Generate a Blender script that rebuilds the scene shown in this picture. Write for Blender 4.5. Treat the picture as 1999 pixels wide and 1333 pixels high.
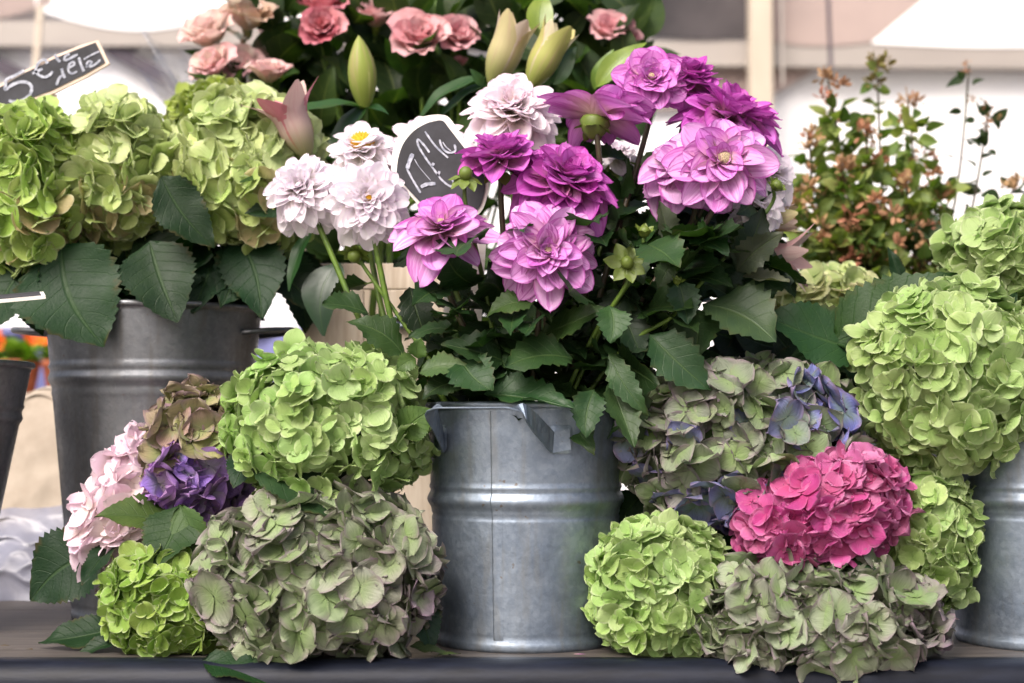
import bpy, math, random
from mathutils import Vector, Matrix, noise

# ------------------------------------------------------------------ reset
for o in list(bpy.data.objects):
    bpy.data.objects.remove(o)
scene = bpy.context.scene
col = scene.collection
R = math.radians

# ------------------------------------------------------------------ camera
FPX, CXP, CYP, HOR = 3040.0, 999.5, 666.5, 830.0     # focal length in photo pixels
CAMD, CAMZ = 1.9, 0.26
TILT = math.atan((HOR - CYP) / FPX)
cam_d = bpy.data.cameras.new('camera')
cam = bpy.data.objects.new('camera', cam_d)
col.objects.link(cam)
cam.location = (0, -CAMD, CAMZ)
cam.rotation_euler = (math.pi / 2 + TILT, 0, 0)
cam_d.sensor_width = 36
cam_d.lens = FPX / 1999 * 36
cam_d.clip_start = 0.05
cam_d.clip_end = 500
cam_d.dof.use_dof = True
cam_d.dof.focus_distance = 1.80
cam_d.dof.aperture_fstop = 3.8
scene.camera = cam

# ------------------------------------------------------------------ sky and sun
SUN_EL, SUN_AZ = R(48), R(208)          # azimuth clockwise from +Y: in front of the stall, a little left
world = bpy.data.worlds.new('World')
scene.world = world
world.use_nodes = True
wn = world.node_tree
wn.nodes.clear()
sky = wn.nodes.new('ShaderNodeTexSky')
sky.sky_type = 'NISHITA'
sky.sun_disc = False
sky.sun_elevation = SUN_EL
sky.sun_rotation = SUN_AZ
sky.air_density = 0.7
sky.dust_density = 8.0
sky.ozone_density = 0.4
bg = wn.nodes.new('ShaderNodeBackground')
bg.inputs[1].default_value = 0.11
wo = wn.nodes.new('ShaderNodeOutputWorld')
wn.links.new(sky.outputs[0], bg.inputs[0])
wn.links.new(bg.outputs[0], wo.inputs[0])
sun_d = bpy.data.lights.new('sun', 'SUN')
sun_d.energy = 1.5
sun_d.angle = R(32)
sun_d.color = (1.0, 0.985, 0.965)
sun = bpy.data.objects.new('sun', sun_d)
col.objects.link(sun)
sd = Vector((math.sin(SUN_AZ) * math.cos(SUN_EL), math.cos(SUN_AZ) * math.cos(SUN_EL), math.sin(SUN_EL)))
sun.rotation_euler = sd.to_track_quat('Z', 'Y').to_euler()
sun.location = sd * 20

vs = scene.view_settings
vs.view_transform = 'Standard'
vs.look = 'None'
vs.exposure = 1.1
vs.gamma = 1.0
vs.use_curve_mapping = False
scene.render.resolution_x = 1024
scene.render.resolution_y = 683
scene.render.engine = 'CYCLES'
scene.cycles.max_bounces = 8
scene.cycles.transparent_max_bounces = 8

# ------------------------------------------------------------------ helpers
_ct, _st = math.cos(TILT), math.sin(TILT)


def P(px, py, Y):
    """photo pixel + depth plane y=Y -> world point"""
    x = (px - CXP) / FPX
    u = (CYP - py) / FPX
    dy, dz = _ct - u * _st, _st + u * _ct
    t = (Y + CAMD) / dy
    return Vector((x * t, Y, CAMZ + dz * t))


def MPP(Y):
    return (Y + CAMD) / FPX


def S(r, g, b, k=1.0):
    def f(c):
        c /= 255.0
        return (c / 12.92 if c <= 0.04045 else ((c + 0.055) / 1.055) ** 2.4) * k
    return (f(r), f(g), f(b), 1.0)


def mixc(a, b, t):
    return tuple(a[i] * (1 - t) + b[i] * t for i in range(3)) + (1.0,)


WM = {}


def add(name, mesh, parent=None, M=None, color=None):
    """link one mesh object; M is its world matrix"""
    o = bpy.data.objects.new(name, mesh)
    col.objects.link(o)
    M = M if M is not None else Matrix.Identity(4)
    WM[o.name] = M
    if parent is not None:
        o.parent = parent
        o.matrix_basis = WM[parent.name].inverted() @ M
    else:
        o.matrix_basis = M
    if color is not None:
        o.color = color
    return o


def thing(name, label, cat, loc, group=None):
    o = bpy.data.objects.new(name, None)
    o.empty_display_size = 0.02
    col.objects.link(o)
    o.location = loc
    WM[o.name] = Matrix.Translation(Vector(loc))
    return tag(o, label, cat, group)


def tag(o, label, cat, group=None):
    o['label'] = label
    o['category'] = cat
    if group:
        o['group'] = group
    return o


def struct(o):
    o['kind'] = 'structure'
    return o


def mk(name, verts, faces, mat=None, smooth=True, pc=None):
    me = bpy.data.meshes.new(name)
    me.from_pydata([tuple(v) for v in verts], [], faces)
    if pc is not None:
        at = me.attributes.new('pc', 'FLOAT_COLOR', 'POINT')
        buf = []
        for c in pc:
            buf.extend((c[0], c[1], c[2], 1.0))
        at.data.foreach_set('color', buf)
    if smooth:
        me.polygons.foreach_set('use_smooth', [True] * len(me.polygons))
    if mat:
        me.materials.append(mat)
    me.update()
    return me


def with_mat(me, mat):
    m = me.copy()
    m.materials.clear()
    m.materials.append(mat)
    return m


class MB:
    """collects shapes into one mesh"""

    def __init__(self):
        self.v, self.f, self.c = [], [], []

    def grid(self, nu, nv, fn, M=None):
        """fn(a in -1..1, v in 0..1) -> Vector"""
        b = len(self.v)
        for j in range(nv + 1):
            v = j / nv
            for i in range(nu + 1):
                a = -1 + 2 * i / nu
                p = fn(a, v)
                self.v.append(M @ p if M else p)
                e = max(abs(a), (v - 0.6) / 0.4 if v > 0.6 else 0)
                self.c.append((v, e, (a + 1) / 2))
        for j in range(nv):
            for i in range(nu):
                q = b + j * (nu + 1) + i
                self.f.append((q, q + 1, q + nu + 2, q + nu + 1))
        return self

    def box(self, c, s, M=None):
        b = len(self.v)
        for z in (-1, 1):
            for y in (-1, 1):
                for x in (-1, 1):
                    p = Vector((c[0] + x * s[0] / 2, c[1] + y * s[1] / 2, c[2] + z * s[2] / 2))
                    self.v.append(M @ p if M else p)
                    self.c.append((0, 0, 0))
        for f in ((0, 2, 3, 1), (4, 5, 7, 6), (0, 1, 5, 4), (2, 6, 7, 3), (0, 4, 6, 2), (1, 3, 7, 5)):
            self.f.append(tuple(b + i for i in f))
        return self

    def tube(self, pts, rad, n=7, caps=True):
        pts = [Vector(p) for p in pts]
        b = len(self.v)
        up = None
        N = len(pts)
        for i, p in enumerate(pts):
            d = (pts[min(i + 1, N - 1)] - pts[max(i - 1, 0)]).normalized()
            if up is None:
                up = Vector((0, 0, 1)) if abs(d.z) < 0.9 else Vector((0, 1, 0))
            s = d.cross(up).normalized()
            up = s.cross(d).normalized()
            r = rad[i] if isinstance(rad, (list, tuple)) else rad
            for k in range(n):
                a = 2 * math.pi * k / n
                self.v.append(p + s * (r * math.cos(a)) + up * (r * math.sin(a)))
                self.c.append((i / max(1, N - 1), 0, k / n))
        for i in range(N - 1):
            for k in range(n):
                a, c = b + i * n + k, b + i * n + (k + 1) % n
                self.f.append((a, c, c + n, a + n))
        if caps:
            self.f.append(tuple(b + k for k in range(n))[::-1])
            self.f.append(tuple(b + (N - 1) * n + k for k in range(n)))
        return self

    def lathe(self, prof, n=64, a0=0.0, a1=2 * math.pi, off=0.0):
        b = len(self.v)
        full = abs(a1 - a0 - 2 * math.pi) < 1e-6
        m = n if full else n + 1
        for (r, z) in prof:
            for k in range(m):
                a = a0 + (a1 - a0) * k / n
                self.v.append(Vector(((r + off) * math.cos(a), (r + off) * math.sin(a), z)))
                self.c.append((0, 0, k / n))
        for j in range(len(prof) - 1):
            for k in range(n):
                k2 = (k + 1) % m if full else k + 1
                self.f.append((b + j * m + k, b + j * m + k2, b + (j + 1) * m + k2, b + (j + 1) * m + k))
        return self

    def poly(self, pts2, y0, y1):
        """closed 2-D outline of (x,z) extruded from y0 (front) to y1"""
        b = len(self.v)
        n = len(pts2)
        for y in (y0, y1):
            for (x, z) in pts2:
                self.v.append(Vector((x, y, z)))
                self.c.append((0, 0, 0))
        self.f.append(tuple(b + i for i in range(n)))
        self.f.append(tuple(b + n + i for i in range(n))[::-1])
        for i in range(n):
            j = (i + 1) % n
            self.f.append((b + j, b + i, b + n + i, b + n + j))
        return self

    def mesh(self, name, mat=None, smooth=True):
        return mk(name, self.v, self.f, mat, smooth, self.c)


def catmull(pts, k=6):
    pts = [Vector(p) for p in pts]
    out = []
    for i in range(len(pts) - 1):
        p0, p1, p2, p3 = pts[max(i - 1, 0)], pts[i], pts[i + 1], pts[min(i + 2, len(pts) - 1)]
        for j in range(k):
            t = j / k
            out.append(0.5 * ((2 * p1) + (p2 - p0) * t + (2 * p0 - 5 * p1 + 4 * p2 - p3) * t * t + (3 * p1 - p0 - 3 * p2 + p3) * t ** 3))
    out.append(pts[-1])
    return out


def frame(o, y, z, sx=1.0, sy=1.0, sz=1.0):
    """matrix with local Y along y, local Z near z"""
    y = Vector(y).normalized()
    x = y.cross(Vector(z))
    if x.length < 1e-5:
        x = y.cross(Vector((0.3, 0.5, 0.8)))
    x.normalize()
    z = x.cross(y)
    M = Matrix((
        (x.x * sx, y.x * sy, z.x * sz, o[0]),
        (x.y * sx, y.y * sy, z.y * sz, o[1]),
        (x.z * sx, y.z * sy, z.z * sz, o[2]),
        (0, 0, 0, 1)))
    return M


def rv(rng, s=1.0):
    return Vector((rng.gauss(0, s), rng.gauss(0, s), rng.gauss(0, s)))


# ------------------------------------------------------------------ materials
class NT:
    def __init__(self, name):
        self.m = bpy.data.materials.new(name)
        self.m.use_nodes = True
        self.t = self.m.node_tree
        self.t.nodes.clear()
        self.out = self.t.nodes.new('ShaderNodeOutputMaterial')

    def n(self, typ, **kw):
        nd = self.t.nodes.new('ShaderNode' + typ)
        for k, v in kw.items():
            setattr(nd, k, v)
        return nd

    def set(self, sock, v):
        if isinstance(v, bpy.types.NodeSocket):
            self.t.links.new(v, sock)
        elif v is not None:
            sock.default_value = v

    def math(self, op, a, b=None, c=None, clamp=False):
        nd = self.n('Math', operation=op, use_clamp=clamp)
        self.set(nd.inputs[0], a)
        self.set(nd.inputs[1], b)
        self.set(nd.inputs[2], c)
        return nd.outputs[0]

    def mix(self, f, a, b, mode='MIX'):
        nd = self.n('Mix', data_type='RGBA', blend_type=mode)
        self.set(nd.inputs[0], f)
        self.set(nd.inputs[6], a)
        self.set(nd.inputs[7], b)
        return nd.outputs[2]

    def ramp(self, f, lo, hi, a=0.0, b=1.0):
        nd = self.n('MapRange', interpolation_type='SMOOTHSTEP')
        self.set(nd.inputs[0], f)
        nd.inputs[1].default_value = lo
        nd.inputs[2].default_value = hi
        nd.inputs[3].default_value = a
        nd.inputs[4].default_value = b
        return nd.outputs[0]

    def noise(self, vec, scale, detail=3.0, rough=0.5):
        nd = self.n('TexNoise')
        nd.inputs['Scale'].default_value = scale
        nd.inputs['Detail'].default_value = detail
        nd.inputs['Roughness'].default_value = rough
        if vec is not None:
            self.set(nd.inputs['Vector'], vec)
        return nd.outputs[0]

    def xyz(self, x, y, z=0.0):
        nd = self.n('CombineXYZ')
        self.set(nd.inputs[0], x)
        self.set(nd.inputs[1], y)
        self.set(nd.inputs[2], z)
        return nd.outputs[0]

    def bump(self, h, strength=0.3, dist=0.002):
        nd = self.n('Bump')
        nd.inputs['Strength'].default_value = strength
        nd.inputs['Distance'].default_value = dist
        self.set(nd.inputs['Height'], h)
        return nd.outputs[0]

    def pbsdf(self, color, rough=0.5, metal=0.0, normal=None, spec=0.5, **kw):
        p = self.n('BsdfPrincipled')
        self.set(p.inputs['Base Color'], color)
        self.set(p.inputs['Roughness'], rough)
        self.set(p.inputs['Metallic'], metal)
        self.set(p.inputs['Specular IOR Level'], spec)
        if normal is not None:
            self.set(p.inputs['Normal'], normal)
        for k, v in kw.items():
            self.set(p.inputs[k], v)
        return p.outputs[0]

    def done(self, sh):
        self.t.links.new(sh, self.out.inputs[0])
        return self.m

    def transl(self, sh, color, f, normal=None):
        tr = self.n('BsdfTranslucent')
        self.set(tr.inputs[0], color)
        if normal is not None:
            self.set(tr.inputs['Normal'], normal)
        mx = self.n('MixShader')
        self.set(mx.inputs[0], f)
        self.t.links.new(sh, mx.inputs[1])
        self.t.links.new(tr.outputs[0], mx.inputs[2])
        return mx.outputs[0]


def petal_mat(name, edge, edge_amt, centre, centre_amt, streak=None, streak_amt=0.0, trans=0.3,
              rough=0.5, bump=0.35, vein_dark=0.12, edge_lo=0.45, var=0.28, hue=0.02, gain=0.66):
    t = NT(name)
    at = t.n('Attribute', attribute_name='pc')
    sp = t.n('SeparateColor')
    t.t.links.new(at.outputs['Color'], sp.inputs[0])
    v, e, u = sp.outputs
    oi = t.n('ObjectInfo')
    rnd = oi.outputs['Random']
    hs = t.n('HueSaturation')
    t.set(hs.inputs['Color'], oi.outputs['Color'])
    t.set(hs.inputs['Value'], t.math('MULTIPLY_ADD', rnd, var, 1.0 - var / 2))
    r2 = t.math('FRACT', t.math('MULTIPLY', rnd, 37.7))
    t.set(hs.inputs['Hue'], t.math('MULTIPLY_ADD', r2, hue, 0.5 - hue / 2))
    c = hs.outputs[0]
    pos = t.n('NewGeometry').outputs['Position']
    blot = t.noise(pos, 60, 3)
    veinv = t.xyz(t.math('MULTIPLY', u, 17.0), t.math('MULTIPLY', v, 2.2), t.math('MULTIPLY', rnd, 31.0))
    vein = t.noise(veinv, 1.0, 2.0)
    c = t.mix(t.ramp(vein, 0.45, 0.7, 0, vein_dark), c, t.mix(1.0, c, (0.45, 0.5, 0.4, 1), 'MULTIPLY'))
    if streak:
        sv = t.xyz(t.math('MULTIPLY', u, 7.0), t.math('MULTIPLY', v, 0.9), t.math('MULTIPLY', rnd, 53.0))
        st = t.ramp(t.noise(sv, 1.0, 3.0, 0.6), 0.47, 0.62, 0, streak_amt)
        c = t.mix(st, c, streak)
    ef = t.math('MULTIPLY', t.ramp(e, edge_lo, 1.0, 0, edge_amt), t.ramp(blot, 0.3, 0.6, 0.35, 1.0))
    c = t.mix(ef, c, edge)
    cf = t.ramp(v, 0.0, 0.6, centre_amt, 0.0)
    c = t.mix(cf, c, centre)
    c = t.mix(1.0, c, (gain, gain, gain, 1), 'MULTIPLY')
    nb = t.bump(t.math('ADD', vein, t.math('MULTIPLY', blot, 0.4)), bump, 0.0012)
    sh = t.pbsdf(c, rough, 0.0, nb, 0.35)
    return t.done(t.transl(sh, c, trans, nb))


def leaf_mat(name, vein_col, rough=0.42, trans=0.22, veins=7.0, bump=0.6, spec=0.5, wear=None, gain=0.48):
    t = NT(name)
    at = t.n('Attribute', attribute_name='pc')
    sp = t.n('SeparateColor')
    t.t.links.new(at.outputs['Color'], sp.inputs[0])
    v, e, u = sp.outputs
    oi = t.n('ObjectInfo')
    rnd = oi.outputs['Random']
    hs = t.n('HueSaturation')
    t.set(hs.inputs['Color'], oi.outputs['Color'])
    t.set(hs.inputs['Value'], t.math('MULTIPLY_ADD', rnd, 0.6, 0.7))
    t.set(hs.inputs['Hue'], t.math('MULTIPLY_ADD', t.math('FRACT', t.math('MULTIPLY', rnd, 19.3)), 0.03, 0.485))
    pos = t.n('NewGeometry').outputs['Position']
    blot = t.noise(pos, 45, 4, 0.6)
    c = t.mix(t.ramp(blot, 0.35, 0.7, 0, 0.45), hs.outputs[0], t.mix(1.0, hs.outputs[0], (1.5, 1.35, 0.9, 1), 'MULTIPLY'))
    s = t.math('ABSOLUTE', t.math('MULTIPLY_ADD', u, 2.0, -1.0))
    ph = t.math('FRACT', t.math('MULTIPLY', t.math('SUBTRACT', v, t.math('MULTIPLY', s, 0.22)), veins))
    d = t.math('ABSOLUTE', t.math('SUBTRACT', ph, 0.5))
    side = t.ramp(d, 0.44, 0.5)
    mid = t.ramp(s, 0.07, 0.015)
    vv = t.math('MAXIMUM', t.math('MULTIPLY', side, 0.4), mid)
    fine = t.noise(pos, 330, 2)
    c = t.mix(t.math('MULTIPLY', vv, 0.3), c, vein_col)
    if wear:
        c = t.mix(t.math('MULTIPLY', t.ramp(e, 0.8, 1.0), t.ramp(blot, 0.48, 0.65, 0, 0.4)), c, wear)
    c = t.mix(1.0, c, (gain, gain, gain, 1), 'MULTIPLY')
    h = t.math('SUBTRACT', t.math('MULTIPLY', fine, 0.25), t.math('MULTIPLY', vv, 0.45))
    nb = t.bump(t.math('ADD', h, t.math('MULTIPLY', blot, 0.5)), bump, 0.002)
    sh = t.pbsdf(c, t.math('MULTIPLY_ADD', blot, 0.25, rough - 0.1), 0.0, nb, spec)
    return t.done(t.transl(sh, t.mix(1.0, c, (1.3, 1.5, 0.5, 1), 'MULTIPLY'), trans, nb))


def plain_mat(name, c1, c2=None, scale=30, rough=0.6, metal=0.0, bump=0.2, spec=0.4, trans=0.0, stretch=(1, 1, 1), bd=0.002):
    t = NT(name)
    tc = t.n('TexCoord').outputs['Object']
    mp = t.n('Mapping')
    mp.inputs['Scale'].default_value = stretch
    t.t.links.new(tc, mp.inputs[0])
    nz = t.noise(mp.outputs[0], scale, 5, 0.6)
    c = t.mix(t.ramp(nz, 0.32, 0.68), c1, c2 if c2 else c1)
    nb = t.bump(nz, bump, bd)
    sh = t.pbsdf(c, rough, metal, nb, spec)
    if trans:
        sh = t.transl(sh, c, trans)
    return t.done(sh)


def zinc_mat(name, c1, c2, stain, rough=0.42):
    t = NT(name)
    tc = t.n('TexCoord').outputs['Object']
    vo = t.n('TexVoronoi')
    vo.inputs['Scale'].default_value = 190
    t.t.links.new(tc, vo.inputs['Vector'])
    spg = t.n('SeparateColor')
    t.t.links.new(vo.outputs['Color'], spg.inputs[0])
    big = t.noise(tc, 14, 5, 0.65)
    fine = t.noise(tc, 160, 3, 0.6)
    mp = t.n('Mapping')
    mp.inputs['Scale'].default_value = (1, 1, 0.12)
    t.t.links.new(tc, mp.inputs[0])
    drip = t.noise(mp.outputs[0], 60, 4, 0.6)
    c = t.mix(t.ramp(big, 0.3, 0.7), c1, c2)
    c = t.mix(t.math('MULTIPLY', spg.outputs[0], 0.45), c, t.mix(1.0, c, (0.62, 0.66, 0.7, 1), 'MULTIPLY'))
    c = t.mix(t.ramp(drip, 0.48, 0.72, 0, 0.5), c, stain)
    c = t.mix(t.ramp(t.noise(tc, 38, 6, 0.7), 0.5, 0.72, 0, 0.35), c, t.mix(1.0, c, (1.5, 1.5, 1.5, 1), 'MULTIPLY'))
    spots = t.ramp(t.noise(tc, 75, 2), 0.70, 0.76, 0, 0.75)
    c = t.mix(spots, c, (0.16, 0.12, 0.08, 1))
    rg = t.math('ADD', t.math('MULTIPLY_ADD', big, 0.3, rough - 0.15), t.math('MULTIPLY', spg.outputs[1], 0.10))
    h = t.math('ADD', t.math('MULTIPLY', big, 1.0), t.math('MULTIPLY', fine, 0.12))
    nb = t.bump(h, 0.35, 0.004)
    return t.done(t.pbsdf(c, rg, 0.85, nb, 0.5))


M_GREEN = petal_mat('hydrangea_green', S(222, 226, 190), 0.55, S(128, 172, 66), 0.4, trans=0.34, edge_lo=0.72, bump=0.6, vein_dark=0.2, gain=0.78)
M_DUSTY = petal_mat('hydrangea_dusty', S(158, 128, 152), 0.62, S(136, 172, 84), 0.5, trans=0.25, rough=0.55, bump=0.7, edge_lo=0.5, vein_dark=0.38, gain=0.72)
M_PINK = petal_mat('hydrangea_pink', S(242, 170, 214), 0.5, S(214, 70, 128), 0.45, trans=0.32, vein_dark=0.2, edge_lo=0.65, bump=0.6, gain=0.62)
M_PALE = petal_mat('hydrangea_pale', S(248, 232, 240), 0.5, S(205, 200, 150), 0.4, trans=0.35, vein_dark=0.08, gain=0.85)
M_LILAC = petal_mat('dahlia_lilac', S(172, 44, 160), 0.85, S(214, 196, 150), 0.55, streak=S(170, 45, 155), streak_amt=0.55, trans=0.28, edge_lo=0.78, bump=0.5, gain=0.88)
M_WHITE = petal_mat('dahlia_white', S(240, 225, 242), 0.6, S(225, 225, 150), 0.45, trans=0.48, vein_dark=0.04, var=0.06, bump=0.3, hue=0.01, gain=0.97)
M_LISI = petal_mat('lisianthus_petal', S(232, 156, 166), 0.35, S(215, 210, 160), 0.6, trans=0.35, vein_dark=0.1, gain=0.85)
M_LILY = petal_mat('lily_tepal', S(140, 165, 60), 0.0, S(150, 170, 70), 0.7, streak=S(220, 160, 165), streak_amt=0.3, trans=0.2, vein_dark=0.1)
M_LEAF = leaf_mat('dahlia_leaf', S(120, 150, 85), rough=0.46, spec=0.32, wear=S(95, 80, 45))
M_HLEAF = leaf_mat('hydrangea_leaf', S(95, 130, 70), rough=0.52, spec=0.25, veins=8, bump=0.9, trans=0.12, gain=0.42, wear=S(120, 90, 50))
M_SLEAF = leaf_mat('smooth_leaf', S(90, 130, 60), rough=0.35, veins=0.6, bump=0.2, trans=0.2)
M_BLEAF = leaf_mat('branch_leaf', S(150, 165, 90), rough=0.5, veins=5, bump=0.3, trans=0.4, gain=0.62, spec=0.3)
M_STEM = plain_mat('green_stem', S(96, 122, 45), S(70, 95, 38), 60, 0.45, bump=0.2)
M_DSTEM = plain_mat('dark_stem', S(62, 45, 40), S(70, 72, 40), 40, 0.45, bump=0.2)
M_CALYX = plain_mat('bud_green', S(104, 118, 44), S(78, 98, 40), 80, 0.45, bump=0.15, trans=0.1)
M_CORE = plain_mat('flower_core', S(70, 95, 40), S(50, 70, 32), 70, 0.8, bump=0.5)
M_HEART = plain_mat('dahlia_heart', S(190, 195, 110), S(150, 80, 140), 180, 0.6, bump=0.5)
M_POLLEN = plain_mat('pollen', S(225, 180, 40), S(190, 130, 20), 200, 0.8, bump=0.5)
M_ZINC = zinc_mat('zinc', (0.32, 0.375, 0.45, 1), (0.165, 0.205, 0.265, 1), (0.22, 0.225, 0.215, 1), 0.45)
M_ZINCD = zinc_mat('zinc_dull', (0.235, 0.245, 0.26, 1), (0.165, 0.172, 0.186, 1), (0.15, 0.14, 0.125, 1), 0.42)
M_WOODTOP = plain_mat('weathered_board', S(82, 76, 72), S(56, 52, 50), 9, 0.5, bump=0.35, stretch=(0.8, 9, 9), spec=0.4)
M_TRIM = plain_mat('dark_edging', S(16, 19, 28), S(24, 28, 40), 25, 0.46, bump=0.3, spec=0.18, stretch=(0.6, 3, 3))
M_CRATE = plain_mat('pale_wood', S(226, 212, 194), S(206, 188, 166), 16, 0.6, bump=0.2, stretch=(6, 6, 0.7))
M_SLATE = plain_mat('slate', S(42, 42, 46), S(60, 60, 66), 18, 0.75, bump=0.1)
M_CHALK = plain_mat('chalk', S(190, 192, 204), S(130, 134, 148), 220, 0.9, bump=0.3)
M_SIGNW = plain_mat('sign_white', S(238, 234, 228), S(222, 216, 208), 20, 0.5, bump=0.1)
M_SIGNP = plain_mat('sign_wood', S(226, 205, 190), S(205, 182, 165), 40, 0.6, bump=0.2)

# ------------------------------------------------------------------ base meshes: florets, petals, leaves


def ssin(x, p):
    return max(0.0, math.sin(x)) ** p


def floret_mesh(rng, mat, pointed=False, cup=0.25, wav=0.06, name='floret'):
    mb = MB()
    a0 = rng.uniform(0, 6.28)
    for k in range(4):
        lift = 0.07 if k % 2 else 0.0
        cu = cup + rng.uniform(-0.18, 0.22)
        ln = rng.uniform(0.88, 1.08)
        wd = rng.uniform(0.9, 1.1)
        ph, ph2 = rng.uniform(0, 6.28), rng.uniform(0, 6.28)
        tw = rng.uniform(-0.25, 0.25)
        edgecurl = rng.uniform(-0.15, 0.22)
        tip = rng.uniform(-0.25, 0.1)

        def fn(a, v):
            v = 1 - (1 - v) ** 1.5
            if pointed:
                hw = 0.66 * wd * ssin(math.pi * (0.03 + 0.97 * v ** 1.05), 0.72) + 0.01
            else:
                hw = 0.60 * wd * ssin(math.pi * (0.05 + 0.95 * v ** 1.25), 0.52) + 0.01
            x = a * hw
            y = 0.03 + v * ln + (0.05 * (1 - abs(a)) * v ** 3 if pointed else 0)
            z = lift + cu * v * v + edgecurl * a * a * hw + tw * a * v * 0.5
            z += wav * math.sin(5.5 * v + ph + 2.6 * a) * v + wav * 0.8 * math.sin(6 * a + ph2) * v * v
            if pointed:
                z += tip * max(0, v - 0.55) * 1.2
            return Vector((x, y, z))
        Mr = Matrix.Rotation(a0 + k * math.pi / 2 + rng.uniform(-0.15, 0.15), 4, 'Z')
        mb.grid(4, 6, fn, Mr)
    return mb.mesh(name, mat)


def petal_mesh(rng, mat, kind):
    mb = MB()
    ph = rng.uniform(0, 6.28)
    tw = rng.uniform(-0.3, 0.3)
    cup = rng.uniform(0.35, 1.15)
    arch = rng.uniform(-0.32, 0.16)
    asym = rng.uniform(-0.12, 0.12)
    W = rng.uniform(0.25, 0.31)
    notch = rng.uniform(0.0, 0.10)

    def fn(a, v):
        v = 1 - (1 - v) ** 1.45
        if kind == 'white':
            hw = 0.95 * W * ssin(math.pi * (0.10 + 0.90 * v ** 1.35), 0.5) + 0.01
            nt = -notch * (1 - min(1, abs(a) * 2.2)) * 0.7
        else:
            hw = 1.05 * W * ssin(math.pi * (0.07 + 0.93 * v ** 1.3), 0.6) + 0.008
            nt = 0.035 * (1 - min(1, abs(a) * 2))
        x = a * hw + asym * v * v * 0.6
        y = v + nt * v ** 5
        z = cup * a * a * hw * (0.6 + 0.6 * (1 - v)) + arch * v * v + tw * a * hw * v
        z += 0.018 * math.sin(9 * a + ph) * v + 0.02 * math.sin(6 * v + ph)
        return Vector((x, y, z))
    mb.grid(4, 8, fn)
    return mb.mesh('petal', mat)


def leaf_mesh(rng, mat, hw=0.30, teeth=9, amp=0.10, fold=0.25, curl=-0.25, wave=0.03, peak=0.42, name='leaf', smooth_tip=1.0):
    """leaf from (0,0,0) to (0,1,0), half width hw, top side +Z"""
    mb = MB()
    ph = rng.uniform(0, 6.28)
    side = rng.uniform(-0.08, 0.08)
    nv = teeth * 2 if teeth else 12

    def fn(a, v):
        w = hw * (ssin(math.pi * v ** (math.log(0.5) / math.log(peak)), 0.85))
        w = max(w, 0.012)
        if teeth:
            j = round(v * nv)
            if abs(a) > 0.9 and 1 < j < nv:
                w *= (1 + amp) if j % 2 else (1 - amp)
        x = a * w + side * math.sin(v * math.pi)
        y = v + (0.03 if (teeth and abs(a) > 0.9) else 0) * (1 - v)
        z = fold * abs(a) * w + curl * (v * v - v * 0.35)
        z += wave * math.sin(7 * v + ph + a) * abs(a) + wave * 0.7 * math.sin(15 * v + 3 * ph) * a * a
        return Vector((x, y, z))
    mb.grid(6, nv, fn)
    return mb.mesh(name, mat)


rg = random.Random(7)
FL_GREEN = [floret_mesh(rg, M_GREEN, False, rg.uniform(0.05, 0.5), 0.05) for _ in range(14)]
FL_DUSTY = [floret_mesh(rg, M_DUSTY, True, rg.uniform(0.0, 0.45), 0.10) for _ in range(14)]
FL_PINK = [floret_mesh(rg, M_PINK, False, rg.uniform(0.1, 0.5), 0.09) for _ in range(10)]
FL_PALE = [floret_mesh(rg, M_PALE, False, rg.uniform(0.1, 0.4), 0.06) for _ in range(10)]
FL = {'green': FL_GREEN, 'dusty': FL_DUSTY, 'pink': FL_PINK, 'pale': FL_PALE}
PT_LILAC = [petal_mesh(rg, M_LILAC, 'lilac') for _ in range(12)]
PT_WHITE = [petal_mesh(rg, M_WHITE, 'white') for _ in range(8)]
LF_DAHLIA = [leaf_mesh(rg, M_LEAF, rg.uniform(0.24, 0.33), 8, 0.11, rg.uniform(0.1, 0.5), rg.uniform(-0.5, 0.05), 0.04) for _ in range(10)]
LF_HYD = [leaf_mesh(rg, M_HLEAF, rg.uniform(0.33, 0.38), 14, 0.055, rg.uniform(0.05, 0.35), rg.uniform(-0.35, 0.05), 0.03, 0.4) for _ in range(8)]
LF_LILY = [leaf_mesh(rg, M_SLEAF, rg.uniform(0.12, 0.17), 0, 0, 0.3, rg.uniform(-0.6, -0.3), 0.015, 0.42) for _ in range(5)]
LF_BRANCH = [leaf_mesh(rg, M_BLEAF, rg.uniform(0.24, 0.32), 0, 0, 0.3, rg.uniform(-0.4, 0), 0.02, 0.42) for _ in range(6)]
SEPAL = [leaf_mesh(rg, M_CALYX, 0.26, 0, 0, 0.3, rg.uniform(-0.3, 0.1), 0.02, 0.45, name='sepal') for _ in range(3)]

C_DLEAF = S(42, 74, 38)
C_HLEAF = S(30, 68, 34)
C_LLEAF = S(52, 92, 40)


def put_leaf(parent, mesh, B, T, nrm, wr=1.0, color=C_DLEAF, name='leaf'):
    B, T = Vector(B), Vector(T)
    L = (T - B).length
    return add(name, mesh, parent, frame(B, T - B, nrm, L * wr, L, L), color)


def px_leaf(parent, mesh, b, t, Yb, Yt, nrm=(0, -1, 0.35), wr=1.0, color=C_DLEAF):
    return put_leaf(parent, mesh, P(b[0], b[1], Yb), P(t[0], t[1], Yt), nrm, wr, color)


def stem(parent, pts, r0, r1, mat, name='stem', n=6, k=5):
    c = catmull(pts, k)
    N = len(c)
    me = MB().tube([p - WM[parent.name].translation for p in c], [r0 + (r1 - r0) * i / (N - 1) for i in range(N)], n).mesh(name, mat)
    return add(name, me, parent, Matrix.Translation(WM[parent.name].translation))


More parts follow.
